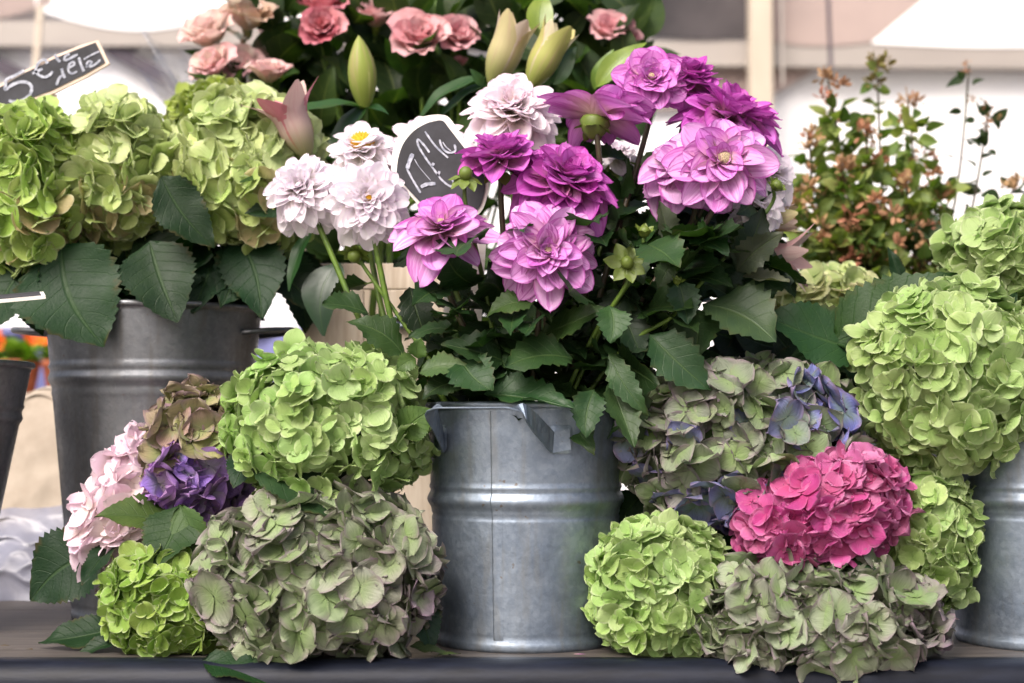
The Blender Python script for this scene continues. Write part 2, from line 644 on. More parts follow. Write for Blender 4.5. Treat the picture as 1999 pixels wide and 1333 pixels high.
# ================================================================== THE SETTING
t = NT('paving')
pos = t.n('NewGeometry').outputs['Position']
br = t.n('TexBrick')
br.inputs['Scale'].default_value = 2.2
br.inputs['Color1'].default_value = S(150, 143, 135)
br.inputs['Color2'].default_value = S(132, 128, 122)
br.inputs['Mortar'].default_value = S(90, 86, 82)
t.t.links.new(pos, br.inputs['Vector'])
gn = t.noise(pos, 6, 5)
M_GROUND = t.done(t.pbsdf(t.mix(t.ramp(gn, 0.3, 0.7, 0, 0.4), br.outputs[0], S(105, 100, 94)), 0.75, 0, t.bump(gn, 0.3, 0.01)))
TABLE_H = 0.76
mb = MB().grid(1, 1, lambda a, v: Vector((a * 120, -120 + 240 * v, -TABLE_H)))
struct(add('ground', mb.mesh('ground', M_GROUND, False)))

# ------------------------------------------------------------------ display table
tb = thing('display_table', 'long grey board display table with dark rounded front edging', 'table', (0, 0.4, -TABLE_H))
FRONT = -0.158
nb_ = 5
dep = (1.02 - FRONT) / nb_
for i in range(nb_):
    y0 = FRONT + i * dep
    me = MB().box((0, y0 + dep / 2, -0.015), (3.4, dep - 0.0025, 0.03)).mesh('plank', M_WOODTOP, False)
    add('plank', me, tb)
prof = []
for k in range(13):
    a = math.pi / 2 + math.pi * k / 12
    prof.append((FRONT - 0.004 + 0.024 * math.cos(a) if math.cos(a) < 0 else FRONT - 0.004, -0.0255 + 0.0265 * math.sin(a)))
prof = [(FRONT + 0.012, 0.0015), (FRONT - 0.002, 0.0015)] + prof[1:-1] + [(FRONT - 0.004, -0.055), (FRONT - 0.004, -0.12), (FRONT + 0.010, -0.12), (FRONT + 0.010, -0.034), (FRONT + 0.012, -0.0005)]
vv_, ff_ = [], []
n_ = len(prof)
XS = [-1.7 + 3.4 * i / 60 for i in range(61)]
for x in XS:
    for (y, z) in prof:
        w = 0.0010 * noise.noise(Vector((x * 6, y * 20, z * 20)))
        vv_.append((x, y + w, z + w * 0.4))
for i in range(len(XS) - 1):
    for k in range(n_):
        k2 = (k + 1) % n_
        ff_.append((i * n_ + k, i * n_ + k2, (i + 1) * n_ + k2, (i + 1) * n_ + k))
add('front_edging', mk('front_edging', vv_, ff_, M_TRIM), tb)
for x in (-1.6, 1.6):
    for y in (FRONT + 0.05, 0.96):
        add('leg', MB().box((x, y, -TABLE_H / 2 - 0.015), (0.05, 0.05, TABLE_H - 0.03)).mesh('leg', M_TRIM, False), tb)

# ------------------------------------------------------------------ background market
BGM_TARP = plain_mat('white_tarp', S(248, 248, 248), S(238, 239, 244), 1.5, 0.7, bump=0.2, trans=0.08, bd=0.03)
BGM_BEIGE = plain_mat('beige_shaded_tarp', S(170, 152, 146), S(146, 132, 128), 1.5, 0.75, bump=0.25, trans=0.2, bd=0.03)  # beige cloth tone that also carries the shade of the roof undersides
BGM_BEAM = plain_mat('painted_steel', S(160, 153, 147), S(146, 139, 134), 4, 0.5, bump=0.05)
BGM_DARK = plain_mat('dark_strut', S(70, 60, 74), S(56, 50, 60), 5, 0.5, bump=0.05)
BGM_POST = plain_mat('cream_post', S(192, 180, 164), S(178, 166, 150), 5, 0.5, bump=0.05)
BGM_CLOTH = plain_mat('blue_cloth', S(120, 124, 168), S(88, 92, 140), 3, 0.8, bump=0.3, bd=0.02)


def bar(name, a, b, w, h, mat, parent=None):
    a, b = Vector(a), Vector(b)
    L = (b - a).length
    me = MB().box((0, 0.5, 0), (w, 1, h)).mesh(name, mat, False)
    return add(name, me, parent, frame(a, b - a, (0, 0.01, 1) if abs((b - a).normalized().z) < 0.95 else (0, 1, 0), 1, L, 1))


YB = 4.2
GZ = -TABLE_H
tent = thing('market_tent', 'white market tent with pale beams and dark diagonal braces behind the flowers', 'tent', (0, YB, GZ))


def fold_sheet(name, mat, x0, x1, z0, z1, y, amp, freq, parent, seed=0, nu=80, nv=10):
    def fn(a, v):
        x = x0 + (x1 - x0) * (a + 1) / 2
        z = z0 + (z1 - z0) * v
        return Vector((x, y + amp * math.sin(freq * x + seed) + amp * 0.8 * noise.noise(Vector((x * 1.7, z * 0.8, seed))), z))
    return add(name, MB().grid(nu, nv, fn).mesh(name, mat), parent)


fold_sheet('back_wall', BGM_TARP, -4.5, 4.8, GZ, P(0, -200, YB + 0.06).z, YB + 0.06, 0.012, 5, tent, 1)
# front beams
zbL = P(0, 70, YB).z
bar('beam', (-4.2, YB, zbL), (0.1, YB, zbL), 0.08, 0.10, BGM_BEAM, tent)
zbR = P(0, 106, YB).z
bar('beam', (0.15, YB, zbR), (4.4, YB, zbR - 0.03), 0.08, 0.10, BGM_BEAM, tent)
for (a, b) in (((215, 92), (385, 190)), ((-140, 60), (75, 165)), ((385, 190), (560, 260))):
    bar('brace', P(a[0], a[1], YB + 0.005), P(b[0], b[1], YB + 0.01), 0.045, 0.055, BGM_DARK, tent)
pp = P(1482, 0, YB - 0.12)
bar('post', (pp.x, pp.y, GZ), (pp.x, pp.y, 2.5), 0.085, 0.085, BGM_POST, tent)
pp = P(-700, 0, YB)
bar('post', (pp.x, pp.y, GZ), (pp.x, pp.y, 2.5), 0.085, 0.085, BGM_POST, tent)
pp = P(2750, 0, YB)
bar('post', (pp.x, pp.y, GZ), (pp.x, pp.y, 2.5), 0.085, 0.085, BGM_POST, tent)
bar('cable', P(1622, 135, YB - 0.5), P(1612, -120, YB - 0.5), 0.012, 0.012, BGM_DARK, tent)
bar('cable', P(1528, 165, YB - 0.5), P(1524, -120, YB - 0.5), 0.009, 0.009, BGM_BEAM, tent)
bar('cable', P(68, 150, YB - 0.5), P(80, 10, YB - 0.5), 0.022, 0.022, BGM_POST, tent)


def roof_sheet(name, mat, quad, sag, parent, nu=24, nv=8):
    q = [P(*c) for c in quad]

    def fn(a, v):
        s = (a + 1) / 2
        p = (q[0] * (1 - s) + q[1] * s) * (1 - v) + (q[3] * (1 - s) + q[2] * s) * v
        return p - Vector((0, 0, sag * math.sin(math.pi * s) * (1 - 0.5 * v)))
    return add(name, MB().grid(nu, nv, fn).mesh(name, mat), parent)


# draped roof valances
roof_sheet('roof_panel', BGM_TARP, ((70, 18, YB - 0.045), (470, 18, YB - 0.045), (520, -180, YB - 0.02), (60, -180, YB - 0.02)), 0.085, tent)
roof_sheet('roof_panel', BGM_BEIGE, ((-260, 10, YB - 0.045), (100, 8, YB - 0.045), (100, -150, YB - 0.02), (-260, -150, YB - 0.02)), 0.07, tent)
roof_sheet('roof_panel', BGM_BEIGE, ((1490, 78, YB - 0.045), (1700, 82, YB - 0.045), (1860, -30, YB - 0.02), (1490, -40, YB - 0.02)), 0.02, tent)
roof_sheet('roof_panel', BGM_TARP, ((1700, 84, YB - 0.045), (2300, 70, YB - 0.045), (2400, -120, YB - 0.02), (1850, -40, YB - 0.02)), 0.03, tent)
roof_sheet('roof_panel', plain_mat('grey_shaded_tarp', S(72, 66, 68), S(30, 28, 32), 2, 0.7, bump=0.3, trans=0.1, bd=0.03),  # dark grey stands in for the shaded clutter under the roof
           ((1225, 66, YB - 0.045), (1490, 70, YB - 0.045), (1490, -60, YB - 0.02), (1200, -60, YB - 0.02)), 0.02, tent)
roof_sheet('valance', BGM_BEIGE, ((1235, 120, YB + 0.015), (1620, 122, YB + 0.015), (1470, 205, YB + 0.015), (1235, 215, YB + 0.015)), 0.01, tent)

# neighbouring stall with a blue cloth and orange flowers, far behind on the left
st2 = thing('market_table', 'table under a blue violet cloth behind the tall zinc bucket', 'table', (-1.55, 3.0, GZ))
fold_sheet('cloth', BGM_CLOTH, -2.6, -0.55, GZ, P(0, 645, 2.7).z, 2.72, 0.02, 26, st2, 3, 120, 6)
zt = P(0, 645, 2.7).z
add('table_top', MB().box((-1.575, 3.0, zt), (2.05, 0.6, 0.02)).mesh('table_top', BGM_CLOTH, False), st2)
for x in (-2.5, -0.65):
    for y in (2.76, 3.26):
        add('leg', MB().box((x, y, (GZ + zt) / 2 - 0.008), (0.04, 0.04, zt - GZ - 0.016)).mesh('leg', BGM_DARK, False), st2)
st3 = thing('market_table', 'low pale table holding orange flower pots behind the tall zinc bucket', 'table', (-1.3, 2.2, GZ))
zt3 = P(0, 770, 2.2).z
add('table_top', MB().box((-1.35, 2.25, zt3 - 0.015), (1.5, 0.4, 0.03)).mesh('table_top', BGM_POST, False), st3)
for x in (-2.05, -0.65):
    for y in (2.08, 2.42):
        add('leg', MB().box((x, y, (GZ + zt3) / 2 - 0.015), (0.04, 0.04, zt3 - GZ - 0.03)).mesh('leg', BGM_BEAM, False), st3)
M_ORANGE = petal_mat('marigold_petal', S(255, 120, 20), 0.2, S(220, 80, 10), 0.3, trans=0.2)
FL_OR = [floret_mesh(rg, M_ORANGE, False, 0.6, 0.1) for _ in range(3)]
M_TERRA = plain_mat('terracotta', S(170, 98, 70), S(150, 84, 60), 20, 0.8)
rng = random.Random(5)
for (px_, yy, nm) in ((40, 2.22, 'leftmost'), (120, 2.2, 'beside'), (10, 2.36, 'rear')):
    b = P(px_, 770, yy)
    pl = thing('marigold_pot', 'terracotta pot of orange marigolds on the low pale table', 'potted plant', (b.x, b.y, zt3), 'marigold pots on the pale table')
    add('pot', MB().lathe([(0.0, 0.0), (0.035, 0.0), (0.05, 0.075), (0.054, 0.075), (0.054, 0.09), (0.046, 0.09), (0.044, 0.07), (0.0, 0.07)], 20).mesh('pot', M_TERRA), pl, Matrix.Translation((b.x, b.y, zt3)))
    for k in range(26):
        d = Vector((rng.uniform(-1, 1), rng.uniform(-1, 1), rng.uniform(0.2, 1.2))).normalized()
        o_ = Vector((b.x, b.y, zt3 + 0.07))
        put_leaf(pl, rng.choice(LF_BRANCH), o_ + d * 0.02, o_ + d * rng.uniform(0.06, 0.11), (0, -0.3, 1), 1.2, S(110, 150, 50))
    for k in range(3):
        d = Vector((rng.uniform(-1, 1), rng.uniform(-1, 0.6), rng.uniform(0.4, 1.2))).normalized()
        add('flower', rng.choice(FL_OR), pl, frame(Vector((b.x, b.y, zt3 + 0.07)) + d * 0.10, d.orthogonal(), d, 0.028, 0.028, 0.028), S(255, 120, 30))

# ------------------------------------------------------------------ buckets
rimp = lambda r, z, w=0.0042: [(r + w * math.cos(a) * 1.0, z + w * math.sin(a)) for a in [math.pi * (-0.55 + 1.45 * k / 8) for k in range(9)]]


def bucket_profile(rb, rt, h, ribs, bead=0.010):
    """outside from the base up, over the rolled rim and down the inside; ribs: (z, half width, height)"""
    out = [(0.0, 0.004), (rb - 0.004, 0.004), (rb - 0.002, 0.0), (rb + 0.001, 0.0), (rb + 0.0025, 0.004), (rb + 0.0020, bead), (rb, bead + 0.004)]
    n = 90
    for k in range(1, n):
        z = bead + 0.006 + (h - 0.012 - bead) * k / n
        r = rb + (rt - rb) * z / h
        for (zc, hwid, ht) in ribs:
            d = abs(z - zc) / hwid
            if d < 1:
                r += ht * (0.5 + 0.5 * math.cos(math.pi * d))
        out.append((r, z))
    out += rimp(rt, h - 0.002)
    ins = [(rt - 0.002, h - 0.006), (rb + (rt - rb) * 0.5 - 0.002, h * 0.5), (rb - 0.003, 0.008), (0.0, 0.008)]
    return out + ins


def handle_strap(parent, C, az, zmount, zbar, rmount, spread, reach, barhalf, w, mat):
    """flat bent strap handle: two riveted tabs, two arms and a level grip bar standing off the wall"""
    o = Vector((math.cos(az), math.sin(az), 0))
    u = Vector((-math.sin(az), math.cos(az), 0))
    up = Vector((0, 0, 1))
    hdl = []
    for s in (-1, 1):
        a = az + s * spread
        a2 = az + s * (spread + 0.17)
        m = Vector((math.cos(a), math.sin(a), 0)) * (rmount + 0.002) + up * zmount
        m2 = Vector((math.cos(a2), math.sin(a2), 0)) * (rmount + 0.002) + up * (zmount + 0.004)
        e = o * (rmount * math.cos(spread) + reach) + u * (s * barhalf) + up * zbar
        hdl.append((m2, m, e))
    cl = [hdl[0][0], hdl[0][1]]
    dirs = [up * 1.0, up * 1.0]

    def arc(a, b, c, rr, n=5):
        d1, d2 = (a - b).normalized(), (c - b).normalized()
        p0, p1 = b + d1 * rr, b + d2 * rr
        return [p0 * (1 - t_) ** 2 + b * 2 * t_ * (1 - t_) + p1 * t_ * t_ for t_ in [k / n for k in range(n + 1)]]
    m2a, ma, ea = hdl[0]
    m2b, mb_, eb = hdl[1]
    path, wv = [], []
    path += [m2a, ma * 0.98 + m2a * 0.02]
    wv += [up, up]
    la = arc(ma, ea, eb, 0.014)
    arm = [0.06, 0.2, 0.35, 0.5, 0.65, 0.8]
    tw_ = lambda q: (up * (1 - q) - o * q).normalized()
    path += [ma * (1 - q) + la[0] * q for q in arm] + la
    wv += [tw_(q * q * 0.9) for q in arm] + [tw_(0.8 + 0.2 * k / 5) for k in range(6)]
    lb = arc(ea, eb, mb_, 0.014)
    path += lb + [mb_ * (1 - q) + lb[-1] * q for q in arm[::-1]] + [mb_ * 0.98 + m2b * 0.02, m2b]
    wv += [tw_(1.0 - 0.2 * k / 5) for k in range(6)] + [tw_(q * q * 0.9) for q in arm[::-1]] + [up, up]
    v, f = [], []
    th = 0.0016
    N = len(path)
    for i in range(N):
        d = (path[min(i + 2, N - 1)] - path[max(i - 2, 0)]).normalized()
        wd = (wv[i] - d * wv[i].dot(d)).normalized()
        nn = d.cross(wd).normalized()
        for (sa, sb) in ((-1, -1), (1, -1), (1, 1), (-1, 1)):
            v.append(path[i] + wd * (w / 2 * sa) + nn * (th / 2 * sb))
    for i in range(N - 1):
        for k in range(4):
            k2 = (k + 1) % 4
            f.append((i * 4 + k, i * 4 + k2, i * 4 + 4 + k2, i * 4 + 4 + k))
    f.append((0, 1, 2, 3))
    f.append(tuple((N - 1) * 4 + k for k in (3, 2, 1, 0)))
    h_ = add('handle', mk('handle', v, f, mat, False), parent, Matrix.Translation(C))
    for s in (-1, 1):
        pv, pf = [], []
        na, nz_ = 8, 8
        for j in range(nz_ + 1):
            for i in range(na + 1):
                ca, cb = -1 + 2 * i / na, -1 + 2 * j / nz_
                k_ = 1 / max(1.0, (abs(ca) ** 6 + abs(cb) ** 6) ** (1 / 6))
                ca, cb = ca * k_, cb * k_
                aa = az + s * (spread + 0.085 + 0.125 * ca)
                edge_ = max(abs(ca), abs(cb)) > 0.97
                rr = rmount + (0.0004 if edge_ else 0.0022)
                pv.append((rr * math.cos(aa), rr * math.sin(aa), zmount + 0.004 + 0.0165 * cb))
        for j in range(nz_):
            for i in range(na):
                q = j * (na + 1) + i
                pf.append((q, q + 1, q + na + 2, q + na + 1) if s > 0 else (q, q + na + 1, q + na + 2, q + 1))
        add('mounting_plate', mk('mounting_plate', pv, pf, mat), h_, Matrix.Translation(C))
    bv = h_.modifiers.new('bevel', 'BEVEL')
    bv.width = 0.0005
    bv.segments = 1
    return h_


def bucket(label, C, prof, mat, seam_az=None, group=None, name='zinc_bucket', h_az=None, hz=None):
    b = thing(name, label, 'bucket', C, group)
    add('body', MB().lathe(prof, 96).mesh('body', mat), b, Matrix.Translation(C))
    if seam_az is not None:
        pr = [p for p in prof[6:96]]
        n = 7
        mbs = MB()
        for (r, z) in pr:
            for k in range(n + 1):
                f_ = k / n
                a = seam_az + 0.11 * f_
                off = 0.0011 if k == 1 else (0.0002 if k == 0 else 0.0011 * (1 - f_) ** 0.7 + 0.0001)
                aa = seam_az + (0.0 if k == 0 else 0.004 + 0.106 * (k - 1) / (n - 1))
                mbs.v.append(Vector(((r + off) * math.cos(aa), (r + off) * math.sin(aa), z)))
                mbs.c.append((0, 0, 0))
        for j in range(len(pr) - 1):
            for k in range(n):
                q = j * (n + 1) + k
                mbs.f.append((q, q + 1, q + n + 2, q + n + 1))
        add('seam', mbs.mesh('seam', mat), b, Matrix.Translation(C))
    return b


cz = 0.2855
PROF_A = bucket_profile(0.1075, 0.1195, cz, ((0.187, 0.004, 0.0020), (0.1715, 0.0125, 0.0048), (0.1535, 0.0035, -0.0014)))
BC = Vector((P(1026, 830, 0).x, 0.0, 0.0))
b1 = bucket('zinc bucket with a bent strap handle holding the purple and white dahlias', BC, PROF_A, M_ZINC, seam_az=R(-90 - 20.5))
handle_strap(b1, BC, R(-90 - 19.5), 0.240, 0.2795, 0.1185, R(34), 0.075, 0.054, 0.024, M_ZINC)
handle_strap(b1, BC, R(90 - 19.5), 0.240, 0.2795, 0.1185, R(34), 0.075, 0.054, 0.024, M_ZINC)
BR = Vector((P(2040, 830, 0.0).x, 0.0, 0.0))
b2 = bucket('zinc bucket under the largest hanging light green hydrangea', BR, PROF_A, M_ZINC, seam_az=R(-20))
handle_strap(b2, BR, R(0), 0.240, 0.2795, 0.1185, R(34), 0.075, 0.054, 0.024, M_ZINC)
handle_strap(b2, BR, R(60), 0.240, 0.2795, 0.1185, R(34), 0.075, 0.054, 0.024, M_ZINC)
LBY = 0.25
BL = Vector((P(300, 830, LBY).x, LBY, 0.0))
PROF_L = bucket_profile(0.104, 0.146, 0.42, ((0.338, 0.005, 0.0030), (0.322, 0.012, 0.0042), (0.302, 0.004, 0.0014)))
b3 = bucket('tall dull zinc bucket holding the yellow green hydrangeas', BL, PROF_L, M_ZINCD, seam_az=R(200))
hp = []
for k in range(13):
    a = -math.pi / 2 + math.pi * k / 12
    hp.append(BL + Vector((0.138 + 0.055 * max(0, math.cos(a)) - (0.002 if k in (0, 12) else 0), 0.055 * math.sin(a), 0.385 + 0.006 * math.cos(a))) - Vector((0.012 * (abs(math.sin(a)) ** 6), 0, 0)))
add('handle', MB().tube([p - BL for p in hp], 0.0042, 8).mesh('handle', M_ZINCD), b3, Matrix.Translation(BL))
hp2 = [Vector((-(p - BL).x, (p - BL).y, (p - BL).z)) for p in hp]
add('handle', MB().tube(hp2, 0.0042, 8).mesh('handle', M_ZINCD), b3, Matrix.Translation(BL))
LLY = 0.06
BLL = Vector((P(-150, 830, LLY).x, LLY, 0.0))
PROF_LL = bucket_profile(0.066, 0.130, 0.338, ((0.283, 0.005, 0.002), (0.268, 0.008, 0.003)))
b4 = bucket('narrow conical dull zinc bucket beside the tall one', BLL, PROF_LL, M_ZINCD, seam_az=R(120))
for k in range(9):
    a = k * 0.8
    stem_ = BLL + Vector((0.05 * math.cos(a), 0.05 * math.sin(a), 0.02))
# buckets standing further back that hold the bunches
BB = Vector((P(860, 0, 0.66).x, 0.66, 0.0))
PROF_B = bucket_profile(0.10, 0.135, 0.36, ((0.29, 0.005, 0.0025), (0.275, 0.010, 0.004)))
b5 = bucket('dull zinc bucket behind the crate holding the pink lisianthus', BB, PROF_B, M_ZINCD)
BQ = Vector((P(1715, 0, 0.70).x, 0.70, 0.0))
b6 = bucket('dull zinc bucket holding the leafy flowering branches', BQ, PROF_B, M_ZINCD)

# ------------------------------------------------------------------ pale wooden crate
CY0 = 0.27
xl, xr = P(594, 0, CY0).x, P(868, 0, CY0).x
ztop = P(0, 514, CY0).z
crate = thing('wooden_crate', 'pale wooden crate standing on end behind the white dahlias', 'crate', ((xl + xr) / 2, CY0 + 0.1, 0))
W_ = xr - xl
D_ = 0.20
xc_ = (xl + xr) / 2


def plank(cx_, cy_, cz_, sx, sy, sz, nm='board'):
    o = add(nm, MB().box((0, 0, 0), (sx, sy, sz)).mesh(nm, M_CRATE, False), crate, Matrix.Translation((cx_, cy_, cz_)))
    m = o.modifiers.new('bevel', 'BEVEL')
    m.width = 0.0015
    m.segments = 2
    return o


for x_ in (xl + 0.043, xr - 0.043):
    plank(x_, CY0 + 0.007, (ztop - 0.037) / 2, 0.086, 0.014, ztop - 0.037)
plank(xc_, CY0 + 0.006, ztop - 0.018, W_, 0.012, 0.036)
plank(xc_, CY0 + 0.022, ztop * 0.32, W_ - 0.02, 0.010, ztop * 0.55)
for s in (-1, 1):
    plank(xc_ + s * (W_ / 2 - 0.005), CY0 + 0.014 + (D_ - 0.014) / 2 + 0.001, ztop / 2 - 0.002, 0.010, D_ - 0.018, ztop - 0.004)
plank(xc_, CY0 + D_ + 0.006, ztop / 2, W_, 0.010, ztop)
plank(xc_, CY0 + D_ / 2 + 0.02, 0.006, W_ - 0.024, D_ - 0.05, 0.010)
add('knob', MB().lathe([(0.0, 0.0), (0.010, 0.0), (0.012, 0.004), (0.011, 0.010), (0.006, 0.012), (0.005, 0.006), (0.0, 0.006)], 20).mesh('knob', M_ZINC), crate,
    Matrix.Translation((P(784, 626, CY0).x, CY0 + 0.0005, P(784, 626, CY0).z)) @ Matrix.Rotation(R(90), 4, 'X'))

# ------------------------------------------------------------------ kraft paper and plastic at the back left
M_KRAFT = plain_mat('kraft_paper', S(168, 156, 142), S(150, 138, 124), 14, 0.8, bump=0.3, trans=0.1)
t = NT('clear_plastic')
tcn = t.n('TexCoord').outputs['Object']
nz = t.noise(tcn, 18, 4)
shp = t.pbsdf(S(122, 124, 140), 0.38, 0, t.bump(nz, 0.5, 0.01), 0.6)
trp = t.n('BsdfTransparent')
mx = t.n('MixShader')
t.set(mx.inputs[0], t.ramp(nz, 0.3, 0.7, 0.08, 0.3))
t.t.links.new(shp, mx.inputs[1])
t.t.links.new(trp.outputs[0], mx.inputs[2])
M_PLASTIC = t.done(mx.outputs[0])


def draped(name, label, cat, x0, x1, yf, yb, zt, mat, seed, amp):
    """one big creased sheet rising from the board towards the back, with a thick folded hem"""
    def fn(a, v):
        x = x0 + (x1 - x0) * (a + 1) / 2
        q = Vector((x * 9 + seed, v * 2.3, seed))
        n1 = noise.noise(q)
        n2 = abs(noise.noise(q * 2.1 + Vector((0, 3, 0))))
        n3 = abs(noise.noise(Vector((x * 30 + v * 9, v * 4 - x * 12, seed))))
        z = zt * (v ** 0.75) * (0.86 + 0.22 * n1 - 0.10 * a * a)
        y = yf + (yb - yf) * v + amp * (n1 * 0.8 + n2 * 0.9 + 0.10 * n3)
        return Vector((x, y, max(0.0, z + amp * 0.4 * n2 * min(1, v * 6)) + 0.001))
    return tag(add(name, MB().grid(70, 50, fn).mesh(name, mat)), label, cat)


draped('kraft_paper', 'creased brown wrapping paper propped behind the tall zinc bucket', 'paper', P(-170, 0, 0.55).x, P(250, 0, 0.55).x, 0.50, 0.66, 0.40, M_KRAFT, 3.1, 0.030)
draped('plastic_wrap', 'creased milky plastic wrap lying in front of the brown paper', 'plastic wrap', P(-200, 0, 0.42).x, P(215, 0, 0.42).x, 0.40, 0.50, 0.155, M_PLASTIC, 8.3, 0.028)

# ================================================================== HYDRANGEAS
AVOID = [(BC, PROF_A), (BR, PROF_A), (BL, PROF_L)]


def clear_of(p, m):
    """keep a point off the table and outside the buckets"""
    if p.y > FRONT - 0.012 and p.z < 0.010 + m * 0.4:
        p.z = 0.010 + m * 0.4
    for (c, pr) in AVOID:
        h = pr[-5][1] if False else max(z for r, z in pr)
        if p.z < h + 0.004:
            rr = 0.0
            rb, rt = pr[3][0], max(r for r, z in pr)
            rr = rb + (rt - rb) * max(0, p.z) / h + m
            d = Vector((p.x - c.x, p.y - c.y, 0))
            if 1e-4 < d.length < rr:
                d = d.normalized() * rr
                p.x, p.y = c.x + d.x, c.y + d.y
    return p


def hydrangea(label, cx_, cy_, hw, hh, Y, depth, kind, fsize, N, colf, stem_to, seed, group=None, sq=2.5, roll=0.0, avoid=True, lump=0.07):
    """one cut hydrangea: core, florets over a squarish ellipsoid, stem; fsize = petal length in m"""
    rng = random.Random(seed)
    k = MPP(Y)
    C = P(cx_, cy_, Y)
    rx, rz, ry = hw * k - fsize * 0.55, hh * k - fsize * 0.55, depth - fsize * 0.5
    root = thing('hydrangea', label, 'hydrangea', (C.x, C.y, C.z), group)
    Rm = Matrix.Rotation(roll, 3, 'Y')
    ga = math.pi * (3 - math.sqrt(5))

    def surf(d):
        s = (abs(d.x) ** sq + abs(d.y) ** sq + abs(d.z) ** sq) ** (-1 / sq)
        s *= 1 + lump * noise.noise(d * 2.2 + Vector((seed * 1.7, 0, 0))) * 2
        return Rm @ Vector((d.x * s * rx, d.y * s * ry, d.z * s * rz))
    # core
    cv, cf = [], []
    nn, mm = 16, 10
    for j in range(mm + 1):
        th = math.pi * j / mm
        for i in range(nn):
            a = 2 * math.pi * i / nn
            d = Vector((math.sin(th) * math.cos(a), math.sin(th) * math.sin(a), math.cos(th)))
            p = C + surf(d) * 0.80
            if avoid:
                p = clear_of(p, 0.0)
            cv.append(p - C)
    for j in range(mm):
        for i in range(nn):
            i2 = (i + 1) % nn
            cf.append((j * nn + i, (j + 1) * nn + i, (j + 1) * nn + i2, j * nn + i2))
    add('flower_core', mk('flower_core', cv, cf, M_CORE), root, Matrix.Translation(C))
    N2 = int(N * 1.62)
    cnt = 0
    for i in range(N2):
        z = 1 - 2 * (i + 0.5) / N2
        a = i * ga
        r = math.sqrt(max(0, 1 - z * z))
        d = Vector((r * math.cos(a), r * math.sin(a), z)) + rv(rng, 0.05)
        d.normalize()
        if d.y > 0.2 and rng.random() < 0.88:
            continue
        cnt += 1
        if cnt > 298:
            break
        s = surf(d)
        nrm = (Rm @ Vector((d.x / rx, d.y / ry, d.z / rz))).normalized()
        dusty_ = kind == 'dusty'
        p = C + s + nrm * (rng.uniform(-0.95, 0.3) if dusty_ else rng.uniform(-0.55, 0.2)) * fsize
        nrm = (nrm + rv(rng, 0.52 if dusty_ else 0.38)).normalized()
        if avoid:
            p = clear_of(p, 0.006)
        sc = fsize * (rng.uniform(0.75, 1.32) if dusty_ else rng.uniform(0.8, 1.22))
        tg = rv(rng)
        add('floret', rng.choice(FL[kind]), root, frame(p, nrm.cross(tg), nrm, sc, sc, sc * rng.uniform(0.7, 1.2)), colf(d, rng))
    if stem_to is not None:
        T = Vector(stem_to)
        mid = (C + T) / 2 + Vector((0, 0.01, 0))
        stem(root, [C, mid, T], 0.0055, 0.005, M_STEM)
    return root


def const(c, c2=None, p=0.3):
    return lambda d, r: mixc(c, c2, r.random() ** 2 * p * 2) if c2 else c


G1 = S(172, 206, 122)
G1b = S(196, 218, 154)
LIME = S(150, 192, 84)
PALEG = S(186, 205, 140)
DUSTG = S(150, 168, 124)
MAUVE = S(150, 132, 148)
OLIVE = S(142, 130, 95)
BLUEV = S(122, 120, 212)
PURP = S(178, 146, 246)
HOTP = S(222, 84, 160)
PALEP = S(250, 222, 242)
CREAM = S(242, 228, 204)


def cf_E(d, r):
    return mixc(mixc(G1, G1b, r.random()), LIME, 0.7 * max(0, 0.2 - d.x) * r.random() + max(0, -d.z) * 0.3)


def cf_J(d, r):
    c = mixc(DUSTG, S(182, 194, 160), r.random() * 0.9)
    return mixc(c, MAUVE, max(0, min(1, 0.15 + 0.35 * d.x * (1 if d.z < 0.3 else 0) + (0.35 if d.x < -0.8 else 0) + r.gauss(0, 0.22))))


def cf_K(d, r):
    c = mixc(S(152, 184, 112), S(140, 152, 130), r.random())
    w = 0
    if (d - Vector((0.45, -0.6, 0.35))).length < 0.42 or (d - Vector((-0.1, -0.65, -0.8))).length < 0.5:
        w = r.uniform(0.45, 1.0) if r.random() < 0.75 else 0.15
    elif r.random() < 0.10:
        w = 0.6
    return mixc(mixc(c, MAUVE, 0.5 * r.random() * (0.5 - d.x * 0.5) + 0.1), BLUEV, w)


def cf_O(d, r):
    return mixc(mixc(S(138, 160, 112), S(176, 188, 158), r.random()), MAUVE, max(0, min(0.7, r.gauss(0.15, 0.2) + (0.3 if d.x > 0.75 else 0))))


def cf_F(d, r):
    if d.z < 0.05 and d.x > -0.55:
        return mixc(PURP, S(206, 146, 206), r.random() * 0.7)
    return mixc(S(172, 172, 112), S(170, 142, 130), r.random())


def cf_H(d, r):
    return mixc(PALEP, CREAM, r.random() * (0.5 - 0.5 * d.z if r.random() < 0.6 else 0.2))


def cf_A(d, r):
    return mixc(mixc(S(168, 204, 88), S(198, 218, 130), r.random()), S(208, 172, 140), 0.75 if (d.z < -0.1 and r.random() < 0.22) else 0)


def cf_D(d, r):
    return mixc(mixc(S(194, 216, 126), S(222, 232, 176), min(1, max(0, r.random() * 0.7 + d.z * 0.4))), S(214, 184, 150), 0.7 if (d.z < -0.2 and r.random() < 0.15) else 0)


def cf_M(d, r):
    return mixc(HOTP, S(240, 156, 206), r.random() * 0.9 if d.x > 0.3 else r.random() * 0.4)


def cf_P(d, r):
    return mixc(S(162, 194, 112), S(190, 212, 146), r.random())


def cf_I(d, r):
    return mixc(S(140, 178, 70), S(170, 196, 100), r.random())


